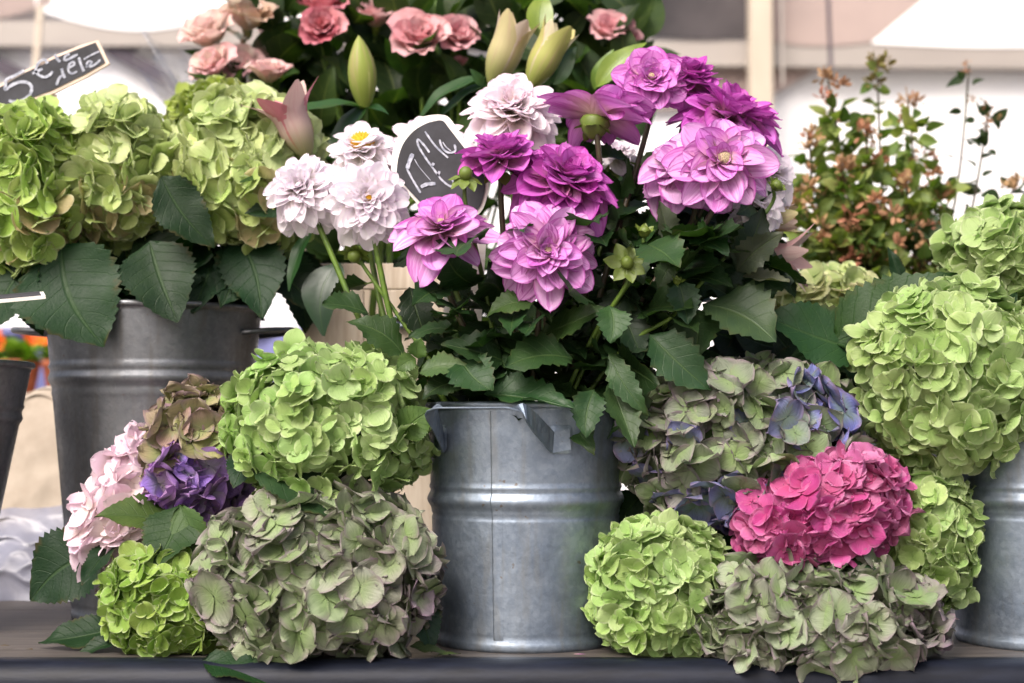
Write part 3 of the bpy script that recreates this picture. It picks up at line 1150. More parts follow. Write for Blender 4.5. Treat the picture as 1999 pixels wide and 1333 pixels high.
# --- tall bucket on the left
into = lambda C, x, y, z: (C.x + x, C.y + y, z)
hA = hydrangea('yellow green hydrangea with pink tinged petals below the slanted slate price sign', 66, 378, 104, 172, 0.16, 0.105, 'green', 0.0255, 220, cf_A, into(BL, -0.05, -0.03, 0.12), 1, 'hydrangeas in the tall bucket', avoid=False)
hB = hydrangea('yellow green hydrangea in the tall bucket between its pink tinged and its palest neighbours', 242, 336, 106, 146, 0.20, 0.10, 'green', 0.0252, 215, cf_D, into(BL, -0.01, -0.01, 0.12), 2, 'hydrangeas in the tall bucket', avoid=False)
hC = hydrangea('small lime hydrangea peeking out behind the palest one in the tall bucket', 425, 245, 95, 84, 0.42, 0.08, 'green', 0.024, 130, const(S(160, 184, 70), S(190, 205, 100), 0.5), into(BL, 0.05, 0.06, 0.12), 3, 'hydrangeas in the tall bucket', avoid=False)
hD = hydrangea('palest green hydrangea in the tall bucket, beside the opening pink lily', 484, 338, 142, 158, 0.20, 0.105, 'green', 0.0256, 260, cf_D, into(BL, 0.05, -0.01, 0.12), 4, 'hydrangeas in the tall bucket', avoid=False)
# --- heap left of the centre bucket
hH = hydrangea('pale pink and cream hydrangea at the outer edge of the heap before the tall bucket', 258, 985, 92, 155, 0.02, 0.075, 'pale', 0.0255, 140, cf_H, (-0.48, 0.12, 0.012), 5, 'cut hydrangeas heaped before the tall bucket', roll=R(24))
hF = hydrangea('olive brown hydrangea with violet lower florets in the heap before the tall bucket', 392, 882, 106, 130, 0.00, 0.08, 'dusty', 0.0220, 170, cf_F, (-0.38, 0.10, 0.012), 6, 'cut hydrangeas heaped before the tall bucket', roll=R(15))
hE = hydrangea('large round bright green hydrangea crowning the heap before the tall bucket', 640, 832, 196, 160, -0.055, 0.12, 'green', 0.0182, 300, cf_E, (-0.225, 0.16, 0.014), 7, 'cut hydrangeas heaped before the tall bucket')
hI = hydrangea('small lime green hydrangea on the board below the pale pink one', 336, 1172, 130, 116, -0.07, 0.08, 'green', 0.0172, 250, cf_I, (-0.41, 0.10, 0.012), 8, 'cut hydrangeas heaped before the tall bucket')
hJ = hydrangea('big dusty green and mauve hydrangea lying under the large bright green one', 626, 1128, 232, 176, -0.115, 0.09, 'dusty', 0.0235, 285, cf_J, (-0.2, 0.14, 0.012), 9, 'cut hydrangeas heaped before the tall bucket')
# --- heap right of the centre bucket
hK = hydrangea('dusty green hydrangea with blue violet florets resting above the hot pink one', 1452, 872, 242, 172, -0.03, 0.10, 'dusty', 0.0228, 300, cf_K, (0.30, 0.16, 0.012), 10, 'cut hydrangeas heaped round the hot pink one')
hL = hydrangea('bright green hydrangea on the board touching the dahlia bucket, under the blue violet flecked one', 1287, 1148, 134, 142, -0.085, 0.085, 'green', 0.0172, 275, cf_E, (0.19, 0.10, 0.012), 11, 'cut hydrangeas heaped round the hot pink one')
hN = hydrangea('light green hydrangea squeezed between the hot pink one and a zinc bucket', 1798, 1048, 106, 140, -0.055, 0.07, 'green', 0.0178, 240, cf_P, (0.43, 0.15, 0.012), 12, 'cut hydrangeas heaped round the hot pink one')
hM = hydrangea('hot pink hydrangea in the middle of a heap of green ones', 1600, 1000, 172, 108, -0.10, 0.075, 'pink', 0.0212, 220, cf_M, (0.38, 0.10, 0.012), 13, 'cut hydrangeas heaped round the hot pink one', roll=R(-20))
hO = hydrangea('grey green dusty hydrangea hanging over the table edge under the pink one', 1598, 1210, 226, 126, -0.13, 0.075, 'dusty', 0.0225, 270, cf_O, (0.33, 0.08, 0.012), 14, 'cut hydrangeas heaped round the hot pink one')
# --- right bucket
hP = hydrangea('largest light green hydrangea hanging out over its bucket rim', 1850, 738, 190, 192, -0.055, 0.115, 'green', 0.0205, 300, cf_P, into(BR, 0.0, 0.0, 0.1), 15, 'hydrangeas in the bucket beside the hot pink one', avoid=False, sq=2.05)
hQ = hydrangea('light green hydrangea standing above the largest hanging one', 1985, 510, 145, 118, 0.08, 0.10, 'green', 0.0228, 235, cf_P, into(BR, 0.03, 0.02, 0.1), 16, 'hydrangeas in the bucket beside the hot pink one', avoid=False)
hR = hydrangea('pale green hydrangea half hidden behind the broad dark leaf', 1610, 610, 124, 86, 0.28, 0.09, 'green', 0.0225, 180, const(S(206, 220, 150), S(226, 216, 176), 0.5), into(BR, -0.06, 0.05, 0.1), 17, 'hydrangeas in the bucket beside the hot pink one', avoid=False)

rl = random.Random(11)
H = lambda: rl.choice(LF_HYD)


def hl(par, b, t_, Yb, Yt, nrm=(0, -1, 0.3), wr=1.0, c=C_HLEAF):
    return px_leaf(par, H(), b, t_, Yb, Yt, nrm, wr, c)


# leaves under the yellow green heads
hl(hA, (120, 478), (200, 668), 0.12, 0.075, (0.1, -1, 0.35), 1.35)
hl(hA, (70, 500), (-20, 640), 0.12, 0.09, (-0.2, -1, 0.4), 1.1)
hl(hA, (60, 545), (82, 655), 0.14, 0.14, (0.0, -1, 0.2), 0.8)
hl(hB, (292, 470), (346, 622), 0.13, 0.085, (0.1, -1, 0.4), 1.1, S(40, 72, 40))
hl(hB, (262, 470), (392, 570), 0.18, 0.15, (0.2, -1, 0.5), 1.0, S(38, 68, 40))
hl(hB, (315, 345), (418, 478), 0.10, 0.09, (0.2, -1, 0.2), 0.85)
hl(hD, (575, 398), (478, 408), 0.12, 0.10, (0, -1, 0.6), 0.75)
hl(hD, (470, 470), (505, 600), 0.18, 0.11, (0.0, -1, 0.4), 1.0)
hl(hD, (540, 470), (432, 590), 0.20, 0.12, (0.1, -1, 0.5), 0.9)
hl(hD, (500, 480), (618, 590), 0.22, 0.16, (0.3, -1, 0.4), 0.9)
hl(hD, (560, 480), (600, 640), 0.26, 0.22, (0.3, -1, 0.3), 0.8)
hl(hD, (420, 480), (372, 585), 0.20, 0.11, (0.0, -1, 0.5), 0.9)
hl(hC, (470, 520), (560, 560), 0.30, 0.26, (0, -1, 0.4), 1.0)
for (b_, t_) in (((1480, 700), (1390, 640)), ((1500, 690), (1420, 700)), ((1530, 680), (1440, 640)), ((1560, 700), (1500, 630)), ((1600, 720), (1520, 690)), ((1450, 720), (1370, 690)), ((1640, 700), (1560, 650))):
    hl(hR, b_, t_, 0.14, 0.10, (0.0, -1, 0.4), 1.2, S(36, 62, 38))
for k in range(40):       # inner foliage that closes the mouth of the tall bucket
    a = rl.uniform(0, 6.28)
    b_ = BL + Vector((0.03 * math.cos(a), 0.03 * math.sin(a), rl.uniform(0.38, 0.44)))
    t_ = BL + Vector((0.15 * math.cos(a), 0.13 * math.sin(a), rl.uniform(0.41, 0.54)))
    put_leaf([hA, hB, hC, hD][k % 4], H(), b_, t_, (0, -0.7, 0.7) if k % 2 else (0, -0.4, 1), 1.2, C_HLEAF)
# leaves of the heap before the tall bucket
hl(hH, (205, 1075), (52, 1170), -0.02, -0.02, (-0.1, -1, 0.25), 1.25)
hl(hH, (235, 1225), (75, 1256), -0.06, -0.07, (0, -0.6, 1), 0.85)
hl(hH, (255, 1250), (130, 1276), -0.09, -0.105, (0, -0.5, 1), 0.5)
hl(hH, (345, 1035), (198, 985), -0.06, -0.10, (-0.1, -0.75, 1), 0.95, S(88, 122, 58))
hl(hI, (355, 985), (300, 1112), -0.075, -0.125, (-0.2, -1, 0.1), 1.15, S(52, 88, 44))
hl(hI, (352, 985), (408, 1165), -0.085, -0.125, (-0.3, -1, 0.2), 0.62, S(84, 116, 66))
hl(hI, (225, 1060), (155, 1120), -0.02, -0.09, (-0.3, -1, 0.3), 0.6)
hl(hE, (490, 912), (700, 1012), -0.13, -0.175, (0.1, -0.8, 0.8), 0.62, S(48, 80, 48))
hl(hE, (785, 852), (842, 800), -0.12, -0.13, (0.2, -1, 0.3), 1.3, S(88, 128, 58))
hl(hE, (500, 880), (455, 945), -0.09, -0.13, (-0.2, -1, 0.2), 1.1)
hl(hJ, (395, 1292), (542, 1312), -0.165, -0.19, (0, -0.55, 1), 0.75)
hl(hJ, (470, 1225), (545, 1300), -0.135, -0.18, (-0.1, -1, 0.5), 0.8, S(70, 98, 66))
hl(hJ, (815, 1150), (850, 1262), -0.10, -0.13, (0.4, -1, 0.2), 0.9, S(40, 70, 55))
hl(hJ, (800, 1262), (880, 1272), -0.125, -0.128, (0, -0.4, 1), 0.6, S(80, 100, 60))
# leaves of the right heap
hl(hM, (1560, 1092), (1710, 1104), -0.12, -0.17, (0, -0.5, 1), 0.7)
hl(hK, (1260, 960), (1200, 1060), 0.02, 0.0, (-0.2, -1, 0.3), 1.2)
hl(hK, (1300, 940), (1240, 1040), 0.03, 0.02, (-0.2, -1, 0.3), 1.3)
hl(hL, (1430, 1100), (1420, 1000), -0.02, -0.02, (0, -1, 0.3), 1.4)
hl(hN, (1800, 1150), (1842, 1262), -0.06, -0.075, (0.3, -1, 0.1), 0.9)
hl(hO, (1790, 1200), (1852, 1225), -0.08, -0.10, (0.2, -1, 0.3), 1.0)
# broad leaves at the right bucket
hl(hP, (1628, 668), (1866, 530), -0.02, -0.075, (-0.25, -0.9, 0.45), 1.0, S(46, 88, 38))
hl(hP, (1702, 690), (1478, 612), -0.02, -0.03, (0.1, -1, 0.6), 0.85, S(54, 92, 50))
hl(hP, (1720, 655), (1545, 705), 0.05, 0.02, (0.0, -1, -0.2), 0.7, S(50, 82, 46))
hl(hP, (1700, 700), (1600, 740), 0.06, 0.03, (0.0, -1, 0.2), 1.0)
hl(hP, (1680, 640), (1720, 790), 0.06, 0.02, (0.0, -1, 0.2), 0.9)
hl(hQ, (1960, 600), (1985, 570), -0.05, -0.06, (0, -1, 0.3), 0.9)
hl(hQ, (1760, 560), (1735, 480), 0.1, 0.1, (0, -1, 0.0), 0.5)
hl(hP, (1780, 850), (1700, 800), 0.0, -0.03, (-0.2, -1, 0.3), 0.9)

# ================================================================== DAHLIAS
LIL = S(238, 186, 236)
LIL2 = S(214, 124, 212)
DEEP = S(198, 82, 182)
WHT = S(246, 242, 244)
BUCKET_IN = BC + Vector((0, 0, 0.05))
HEART = {}


def heart_mesh(mat, name):
    rr = random.Random(4)
    mb_ = MB()
    mb_.lathe([(0.0, -0.3), (0.7, -0.2), (1.0, 0.2), (0.85, 0.7), (0.45, 0.98), (0.0, 1.05)], 18)
    for i in range(70):
        z = 1 - 0.9 * (i + 0.5) / 70
        a = i * 2.39996
        r = math.sqrt(max(0, 1 - z * z))
        d = Vector((r * math.cos(a), r * math.sin(a), z))
        mb_.tube([d * 0.85, d * 1.12 + Vector((0, 0, 0.12))], [0.10, 0.03], 5)
    return mb_.mesh(name, mat)


HEART_G = heart_mesh(M_HEART, 'flower_heart')
HEART_Y = heart_mesh(M_POLLEN, 'flower_heart')
CALYX = MB().lathe([(0.0, -1.0), (0.25, -0.95), (0.75, -0.55), (1.0, 0.0), (0.9, 0.2), (0.0, 0.3)], 16).mesh('calyx', M_CALYX)


def dahlia(label, cx_, cy_, Y, axis, Rpx, kind='lilac', n=72, e0=-18, e1=78, c=LIL, c2=LIL2, seed=0, inner=0.30, heart=HEART_G,
           hs=0.0065, stem_pts=None, stem_mat=M_DSTEM, leaves=8, skip=None, droop=0.0, group='dahlias in the zinc bucket', wr=1.0, jit=1.0, powr=0.8, hoff=0.02, cal=1.0):
    rng = random.Random(100 + seed)
    A = Vector(axis).normalized()
    L = Rpx * MPP(Y)
    C = P(cx_, cy_, Y)
    root = thing('dahlia', label, 'dahlia', tuple(C), group)
    X = A.orthogonal().normalized()
    X = Matrix.Rotation(rng.uniform(0, 6.28), 3, A) @ X
    Z = A.cross(X)
    meshes = PT_LILAC if kind == 'lilac' else PT_WHITE
    base = C - A * (0.16 * L)
    for i in range(n):
        tt = i / (n - 1)
        az = i * 2.39996 + rng.gauss(0, 0.10) * jit
        e = R(e0 + (e1 - e0) * tt ** powr) + rng.gauss(0, 0.11) * jit
        rad = X * math.cos(az) + Z * math.sin(az)
        if skip and rad.dot(Vector(skip)) > 0.72:
            continue
        dr = rad * math.cos(e) + A * math.sin(e)
        dr = (dr + Vector((0, 0, -1)) * droop * (1 - tt) * rng.random()).normalized()
        nr = (A * math.cos(e) - rad * math.sin(e) + rv(rng, 0.10 * jit)).normalized()
        ln = L * (1 - (1 - inner) * tt ** 1.15) * rng.uniform(0.88, 1.1)
        b = base + rad * (0.10 * L * (1 - tt)) + A * (0.16 * L * tt)
        w = ln * wr * rng.uniform(0.85, 1.2) * (1 + 0.25 * tt)
        cc = mixc(c, c2, min(1, max(0, rng.gauss(0.25 + 0.45 * tt, 0.22))))
        add('petal', rng.choice(meshes), root, frame(b, dr, nr, w, ln, ln * rng.uniform(0.7, 1.25)), cc)
    if heart:
        hm = frame(C + A * (hoff * L), X, A, hs, hs, hs)
        add('flower_heart', heart, root, hm)
    cm = frame(base - A * 0.004, X, A, 0.15 * L * cal, 0.15 * L * cal, 0.17 * L * cal)
    add('calyx', CALYX, root, cm)
    for k in range(6):
        a = k * 1.047 + rng.uniform(-0.2, 0.2)
        rad = X * math.cos(a) + Z * math.sin(a)
        put_leaf(root, rng.choice(SEPAL), base - A * 0.010 + rad * 0.008, base - A * rng.uniform(0.012, 0.022) + rad * rng.uniform(0.022, 0.03), A, 1.3, S(105, 130, 60), 'sepal')
    # stem into the bucket
    s0 = base - A * (0.16 * L * cal)
    if stem_pts is None:
        ang = rng.uniform(0, 6.28)
        foot = BC + Vector((0.06 * math.cos(ang), 0.06 * math.sin(ang), 0.03))
        mouth = BC + Vector((min(0.085, max(-0.085, (C.x - BC.x) * 0.33)), min(0.07, max(-0.07, C.y * 0.4)), 0.285))
        k1 = s0 - A * 0.03 + Vector((0, 0, -0.03))
        m2 = mouth * 0.5 + k1 * 0.5 + Vector((0, 0, 0.0))
        stem_pts = [s0, k1, m2, mouth, foot]
    else:
        mouth = Vector(stem_pts[-1])
        stem_pts = [s0] + [Vector(p) for p in stem_pts] + [BC + (mouth - BC) * 0.5 + Vector((0, 0, -0.1))]
    stem(root, stem_pts, 0.0033, 0.0042, stem_mat)
    path = catmull(stem_pts, 8)
    cand = [p for p in path if 0.27 < p.z < C.z - 0.09]
    for k in range(leaves):
        if not cand:
            break
        p = rng.choice(cand)
        a = rng.uniform(0, 6.28)
        out = Vector((math.cos(a), math.sin(a), rng.uniform(-0.55, 0.6)))
        out += Vector(((p.x - BC.x) * 3, p.y * 3, 0))
        out.normalize()
        ln = rng.uniform(0.05, 0.095)
        put_leaf(root, rng.choice(LF_DAHLIA), p + out * 0.012, p + out * (0.012 + ln), Vector((0, -0.5, 1)) + rv(rng, 0.5), rng.uniform(0.9, 1.3), mixc(C_DLEAF, S(58, 92, 44), rng.random()))
        stem(root, [p, p + out * 0.016], 0.0015, 0.001, M_STEM, 'leaf_stalk', 5, 1)
    return root


d1 = dahlia('lilac dahlia with few ragged petals in front of the round slate sign', 862, 440, -0.10, (-0.1, -0.62, 0.78), 112, n=44, e0=-12, e1=66, seed=1, droop=0.35, jit=1.9, wr=1.02, inner=0.2)
d4 = dahlia('large pale lilac dahlia facing outward over the strap handle bucket', 1068, 490, -0.125, (0.12, -0.97, 0.16), 108, n=76, e0=-8, e1=72, seed=4, inner=0.14, jit=1.4, wr=0.98, powr=1.05)
d3 = dahlia('dark magenta dahlia tucked behind the outward facing pale lilac one', 1108, 346, -0.06, (0.3, -0.62, 0.72), 128, n=92, e0=-52, e1=76, c=LIL2, c2=DEEP, seed=3, droop=0.4, heart=None)
d2 = dahlia('small magenta dahlia seen side on beside the round slate sign', 976, 304, -0.05, (-0.05, -0.40, 0.9), 82, n=64, e0=-8, e1=76, c=LIL2, c2=DEEP, seed=2, inner=0.5, heart=None)
d10 = dahlia('largest lilac dahlia facing outward above the dark foliage', 1412, 312, -0.11, (0.05, -0.95, 0.3), 108, n=54, e0=-8, e1=70, seed=10, inner=0.14, droop=0.2, hs=0.0095, jit=1.6, wr=1.08, powr=1.1)
d9 = dahlia('faded lilac dahlia half hidden behind the largest one', 1328, 318, -0.045, (-0.35, -0.65, 0.6), 108, n=46, e0=-30, e1=66, wr=1.2, jit=1.4, c=S(232, 184, 230), c2=LIL, seed=9, droop=0.5, heart=None)
d8 = dahlia('deep magenta dahlia with curled petals above the largest lilac one', 1428, 225, 0.0, (0.3, -0.40, 0.85), 112, n=92, e0=-22, e1=80, c=LIL2, c2=DEEP, seed=8, inner=0.42, heart=None, wr=0.85, jit=1.3)
d7 = dahlia('magenta dahlia between the topmost lilac one and the curled deep magenta one', 1342, 150, 0.03, (0.12, -0.55, 0.8), 72, n=72, e0=-30, e1=80, c=LIL2, c2=DEEP, seed=7, inner=0.5, heart=None)
d6 = dahlia('topmost lilac dahlia with a small yellow green eye', 1272, 152, 0.0, (-0.02, -0.9, 0.3), 76, n=64, e0=-6, e1=76, c=S(226, 150, 220), c2=LIL2, seed=6, inner=0.2, hs=0.0065, wr=1.2, powr=1.1)
d5 = dahlia('lilac dahlia turned away showing its green yellow back', 1165, 218, -0.02, (0.16, 0.18, 0.95), 108, n=90, e0=2, e1=66, c=S(226, 152, 222), c2=LIL2, wr=1.0, jit=1.4, seed=5, skip=(-0.45, -0.9, 0), heart=None, droop=0.05, cal=1.9,
            stem_pts=[P(1166, 270, -0.03), P(1168, 420, -0.02), BC + Vector((0.05, -0.02, 0.285))])
wk = dict(kind='white', c=WHT, c2=S(240, 232, 240), stem_mat=M_STEM, leaves=1, group='white dahlias in the zinc bucket')
w1 = dahlia('white ball dahlia furthest out over the crate, without a yellow eye', 588, 366, -0.02, (-0.2, -0.85, 0.35), 96, n=190, e0=-68, e1=72, seed=21, inner=0.30, hs=0.0045, wr=0.74, jit=1.5, **wk,
            stem_pts=[P(640, 480, -0.01), P(740, 690, -0.02), BC + Vector((-0.095, -0.02, 0.285))])
w3 = dahlia('white ball dahlia with a yellow eye beside the lilac ragged one', 720, 388, -0.06, (0.1, -0.95, 0.1), 100, n=180, e0=-66, e1=70, seed=23, inner=0.24, heart=HEART_Y, hs=0.0068, hoff=0.05, wr=0.78, jit=1.5, **wk,
            stem_pts=[P(735, 490, -0.04), P(790, 700, -0.03), BC + Vector((-0.08, -0.03, 0.285))])
w2 = dahlia('white dahlia with a broad open yellow centre above the ball shaped ones', 708, 290, 0.04, (-0.05, -0.6, 0.75), 74, n=60, e0=-15, e1=60, seed=22, inner=0.55, heart=HEART_Y, hs=0.015, hoff=0.1, wr=1.0, **wk,
            stem_pts=[P(712, 420, 0.05), P(770, 680, 0.02), BC + Vector((-0.085, 0.02, 0.285))])
w5 = dahlia('blush white dahlia showing round the edge of the round slate sign', 838, 290, 0.065, (0.0, -0.55, 0.8), 104, n=120, e0=-45, e1=78, seed=25, inner=0.42, wr=0.85, jit=1.4, heart=None, **{**wk, 'c2': S(240, 214, 222)})
w4 = dahlia('blush white dahlia behind the small side on magenta one', 1000, 212, 0.05, (0.0, -0.75, 0.6), 106, n=130, e0=-50, e1=76, seed=24, inner=0.36, hs=0.004, wr=0.9, jit=1.4, **{**wk, 'c2': S(240, 218, 226)})
w6 = dahlia('white dahlia behind the largest lilac one, beside the flowering branches', 1500, 335, 0.06, (0.45, -0.6, 0.5), 80, n=70, e0=-40, e1=72, seed=26, inner=0.45, heart=None, **wk)
w7 = dahlia('drooping white dahlia low behind the largest lilac one', 1478, 400, 0.03, (0.2, -0.5, 0.3), 66, n=50, e0=-30, e1=72, seed=27, inner=0.5, heart=None, droop=0.5, **wk)
w8 = dahlia('small white dahlia between the magenta stems under the turned away lilac one', 1200, 300, 0.09, (0, -0.6, 0.7), 48, n=60, e0=-30, e1=75, seed=28, inner=0.5, heart=None, **wk)

# explicit leaves of the bouquet
rd = random.Random(31)
DL = lambda: rd.choice(LF_DAHLIA)


def dl(par, b, t_, Yb, Yt, nrm=(0, -1, 0.6), wr=1.0, c=None):
    return px_leaf(par, DL(), b, t_, Yb, Yt, nrm, wr, c or mixc(C_DLEAF, S(70, 104, 52), rd.random() * 0.8))


dl(d4, (1118, 700), (994, 694), -0.10, -0.145, (0, -0.8, 0.9), 1.25, S(62, 96, 52))
dl(w3, (818, 728), (908, 705), -0.11, -0.13, (0, -1, 0.6), 1.1, S(86, 116, 70))
dl(w3, (790, 696), (690, 616), -0.09, -0.11, (-0.2, -0.8, 0.8), 1.15, S(66, 104, 54))
dl(w1, (720, 612), (630, 590), -0.04, -0.07, (0, -0.8, 0.9), 1.2, S(52, 84, 46))
dl(w3, (815, 700), (822, 660), -0.11, -0.12, (0.1, -1, 0.2), 1.4, S(92, 128, 62))
dl(w3, (812, 700), (775, 720), -0.11, -0.12, (0.1, -1, 0.2), 1.4, S(98, 136, 60))
dl(d4, (1190, 596), (1191, 668), -0.12, -0.14, (0, -1, 0.3), 1.3, S(62, 98, 54))
dl(d3, (1188, 690), (1262, 802), -0.11, -0.14, (-0.3, -1, 0.5), 0.7, S(70, 100, 60))
dl(d3, (1310, 512), (1285, 560), -0.09, -0.10, (0, -1, 0.5), 1.3, S(66, 98, 56))
dl(d10, (1325, 548), (1343, 634), -0.10, -0.12, (0, -1, 0.3), 1.15, S(50, 86, 50))
dl(d10, (1372, 592), (1516, 664), -0.06, -0.10, (0.1, -0.9, 0.8), 1.45, S(78, 104, 70))
dl(d10, (1350, 600), (1352, 700), -0.05, -0.08, (-0.3, -1, 0.3), 1.4, S(60, 88, 52))
dl(d10, (1268, 652), (1388, 752), -0.09, -0.12, (-0.2, -1, 0.5), 0.95, S(56, 88, 54))
dl(d10, (1437, 530), (1492, 408), -0.05, -0.07, (0.1, -1, 0.2), 0.85, S(52, 78, 54))
dl(d10, (1437, 530), (1528, 455), -0.05, -0.09, (0.3, -1, 0.3), 0.8, S(74, 84, 68))
dl(d10, (1450, 540), (1542, 552), -0.05, -0.07, (0, -0.7, 1), 0.9, S(96, 104, 84))
dl(d10, (1312, 492), (1290, 392), -0.07, -0.09, (0.3, -1, 0.2), 0.8, S(88, 98, 80))
dl(d4, (985, 705), (880, 655), -0.09, -0.13, (0, -0.9, 0.7), 1.35, S(44, 76, 40))
dl(d4, (945, 770), (1118, 782), -0.10, -0.15, (0, -0.7, 1), 0.85, S(50, 88, 46))
dl(d4, (1160, 760), (1143, 852), -0.11, -0.145, (0, -1, 0.3), 0.9, S(48, 80, 46))
dl(d3, (1190, 745), (1238, 875), -0.10, -0.14, (0.2, -1, 0.2), 0.75, S(62, 92, 54))
dl(d3, (1215, 700), (1258, 860), -0.06, -0.10, (0.3, -1, 0.2), 0.7, S(58, 86, 50))
dl(d4, (1045, 590), (952, 602), -0.11, -0.13, (0, -0.8, 0.8), 1.1, S(62, 96, 48))
dl(d1, (905, 748), (828, 764), -0.10, -0.13, (0, -0.8, 0.9), 1.3)
dl(d1, (900, 700), (960, 760), -0.11, -0.15, (0, -1, 0.6), 1.3, S(46, 78, 42))
dl(d1, (800, 560), (838, 655), -0.02, -0.05, (0.2, -1, 0.3), 1.0, S(40, 66, 40))
dl(d1, (960, 640), (985, 720), -0.06, -0.10, (0.2, -1, 0.3), 1.2)
dl(d4, (1090, 520), (1180, 560), -0.05, -0.08, (0, -1, 0.3), 1.1, S(40, 66, 40))
dl(d9, (1240, 560), (1180, 640), -0.05, -0.09, (-0.2, -1, 0.3), 1.0, S(44, 70, 44))
dl(d9, (1215, 600), (1255, 690), -0.06, -0.09, (0, -1, 0.3), 1.2, S(44, 70, 44))
dl(d9, (1290, 640), (1215, 690), -0.05, -0.08, (0, -0.8, 0.6), 1.2, S(44, 70, 44))
for k in range(190):      # deep foliage that fills the bunch above the bucket
    q = rd.random()
    z = 0.27 + 0.22 * q
    sp_ = 0.085 + 0.10 * q
    a = rd.uniform(0, 6.28)
    rr = sp_ * math.sqrt(rd.random())
    p = BC + Vector((rr * math.cos(a) * 1.5 + 0.035 * q + 0.01, rr * math.sin(a) * 0.85 + 0.02, z))
    if p.x < BC.x - 0.10:
        p.x = BC.x + 0.12 + rd.random() * 0.1
    out = Vector((math.cos(a), math.sin(a) - 0.3, rd.uniform(-0.5, 0.5))).normalized()
    ln = rd.uniform(0.05, 0.09)
    put_leaf(rd.choice([d1, d2, d3, d4, d5, d6, d7, d8, d9, d10]), DL(), p, p + out * ln, Vector((0, -0.6, 0.8)) + rv(rd, 0.6), rd.uniform(0.9, 1.4), mixc(C_DLEAF, S(52, 84, 44), rd.random()))

for k in range(80):      # foliage high between the stems, behind the lilac flowers
    p = P(rd.uniform(1120, 1500), rd.uniform(330, 520), rd.uniform(0.03, 0.16))
    out = Vector((rd.uniform(-0.8, 0.8), rd.uniform(-0.8, 0.2), rd.uniform(-0.5, 0.9))).normalized()
    put_leaf(rd.choice([d5, d6, d7, d8, d9, d10]), DL(), p, p + out * rd.uniform(0.05, 0.085), Vector((0, -0.8, 0.6)) + rv(rd, 0.5), rd.uniform(0.9, 1.3), mixc(C_DLEAF, S(60, 92, 48), rd.random()))

# ------------------------------------------------------------------ dahlia buds
BUD = MB().lathe([(0.0, -1.0), (0.5, -0.86), (0.87, -0.5), (1.0, 0.0), (0.87, 0.5), (0.5, 0.86), (0.0, 0.96)], 18).mesh('bud', M_CALYX)


def bud(label, px_, py_, Y, rpx, axis, spread=0.4, foot=None, seed=0, sl=2.2):
    rng = random.Random(300 + seed)
    C = P(px_, py_, Y)
    r = rpx * MPP(Y)
    A = Vector(axis).normalized()
    root = thing('dahlia_bud', label, 'flower bud', tuple(C), 'dahlia buds')
    X = A.orthogonal().normalized()
    Z = A.cross(X)
    add('bud', BUD, root, frame(C, X, A, r, r, r))
    for k in range(7):
        a = k * 0.8976 + rng.uniform(-0.15, 0.15)
        rad = X * math.cos(a) + Z * math.sin(a)
        b = C - A * r * 0.7 + rad * r * 0.45
        t_ = b + (rad * 1.0 + A * spread * rng.uniform(0.4, 1.3)).normalized() * r * sl * rng.uniform(0.85, 1.1)
        put_leaf(root, rng.choice(SEPAL), b, t_, A, 1.35, S(112, 140, 70), 'sepal')
    ft = foot or BC + Vector((max(-0.09, min(0.09, (C.x - BC.x) * 0.35)), -0.05, 0.28))
    stem(root, [C - A * r * 0.9, C - A * 0.02 - Vector((0, 0, 0.02)), (C + Vector(ft)) / 2 + Vector((0, 0.01, 0)), ft], 0.0022, 0.003, M_STEM)
    return root


bud('round green dahlia bud with hanging sepals against the slate sign', 909, 338, -0.085, 14, (0, -0.5, 0.8), -0.5, seed=1)
bud('star shaped green dahlia bud with spread sepals in the dark foliage', 1224, 512, -0.125, 13, (0, -0.95, 0.2), 0.1, seed=2, sl=3.0)
bud('green dahlia bud with folded sepals beneath the white ball dahlias', 692, 500, -0.03, 14, (-0.2, -0.4, -0.8), 0.2, seed=3, sl=2.2)
bud('closed green dahlia bud just above the star shaped one', 1258, 452, -0.09, 12, (0.2, -0.4, 0.9), 1.6, seed=4, sl=2.0)
bud('closed dahlia bud beside the white flower behind the largest lilac dahlia', 1516, 362, -0.02, 12, (0.4, -0.5, 0.4), 1.2, seed=5, sl=1.8)
bud('small nodding dahlia bud under the star shaped one', 1322, 548, -0.105, 8, (0.1, -0.4, 0.8), 1.6, seed=6, sl=2.0)

# ================================================================== LILIES, LISIANTHUS


def tepal_mesh(rng, flare, hw, name='tepal'):
    def fn(a, v):
        w = hw * (ssin(math.pi * (0.10 + 0.89 * v ** 0.95), 0.8)) + 0.004
        belly = 0.17 * ssin(math.pi * min(1.0, v * 0.92 + 0.08), 0.8)
        rad = belly + flare * max(0, v - 0.5) ** 2 * 2.4
        ang = a * min(1.2, w / max(0.05, rad))
        return Vector((math.sin(ang) * rad, v, math.cos(ang) * rad + 0.012 * (1 - abs(a)) * ssin(math.pi * v, 1)))
    return MB().grid(8, 12, fn).mesh(name, M_LILY)


TEP_CLOSED = tepal_mesh(rg, 0.0, 0.26)
TEP_HALF = tepal_mesh(rg, 0.38, 0.20)
TEP_OPEN = tepal_mesh(rg, 0.85, 0.17)
TEP_WIDE = tepal_mesh(rg, 0.75, 0.22)


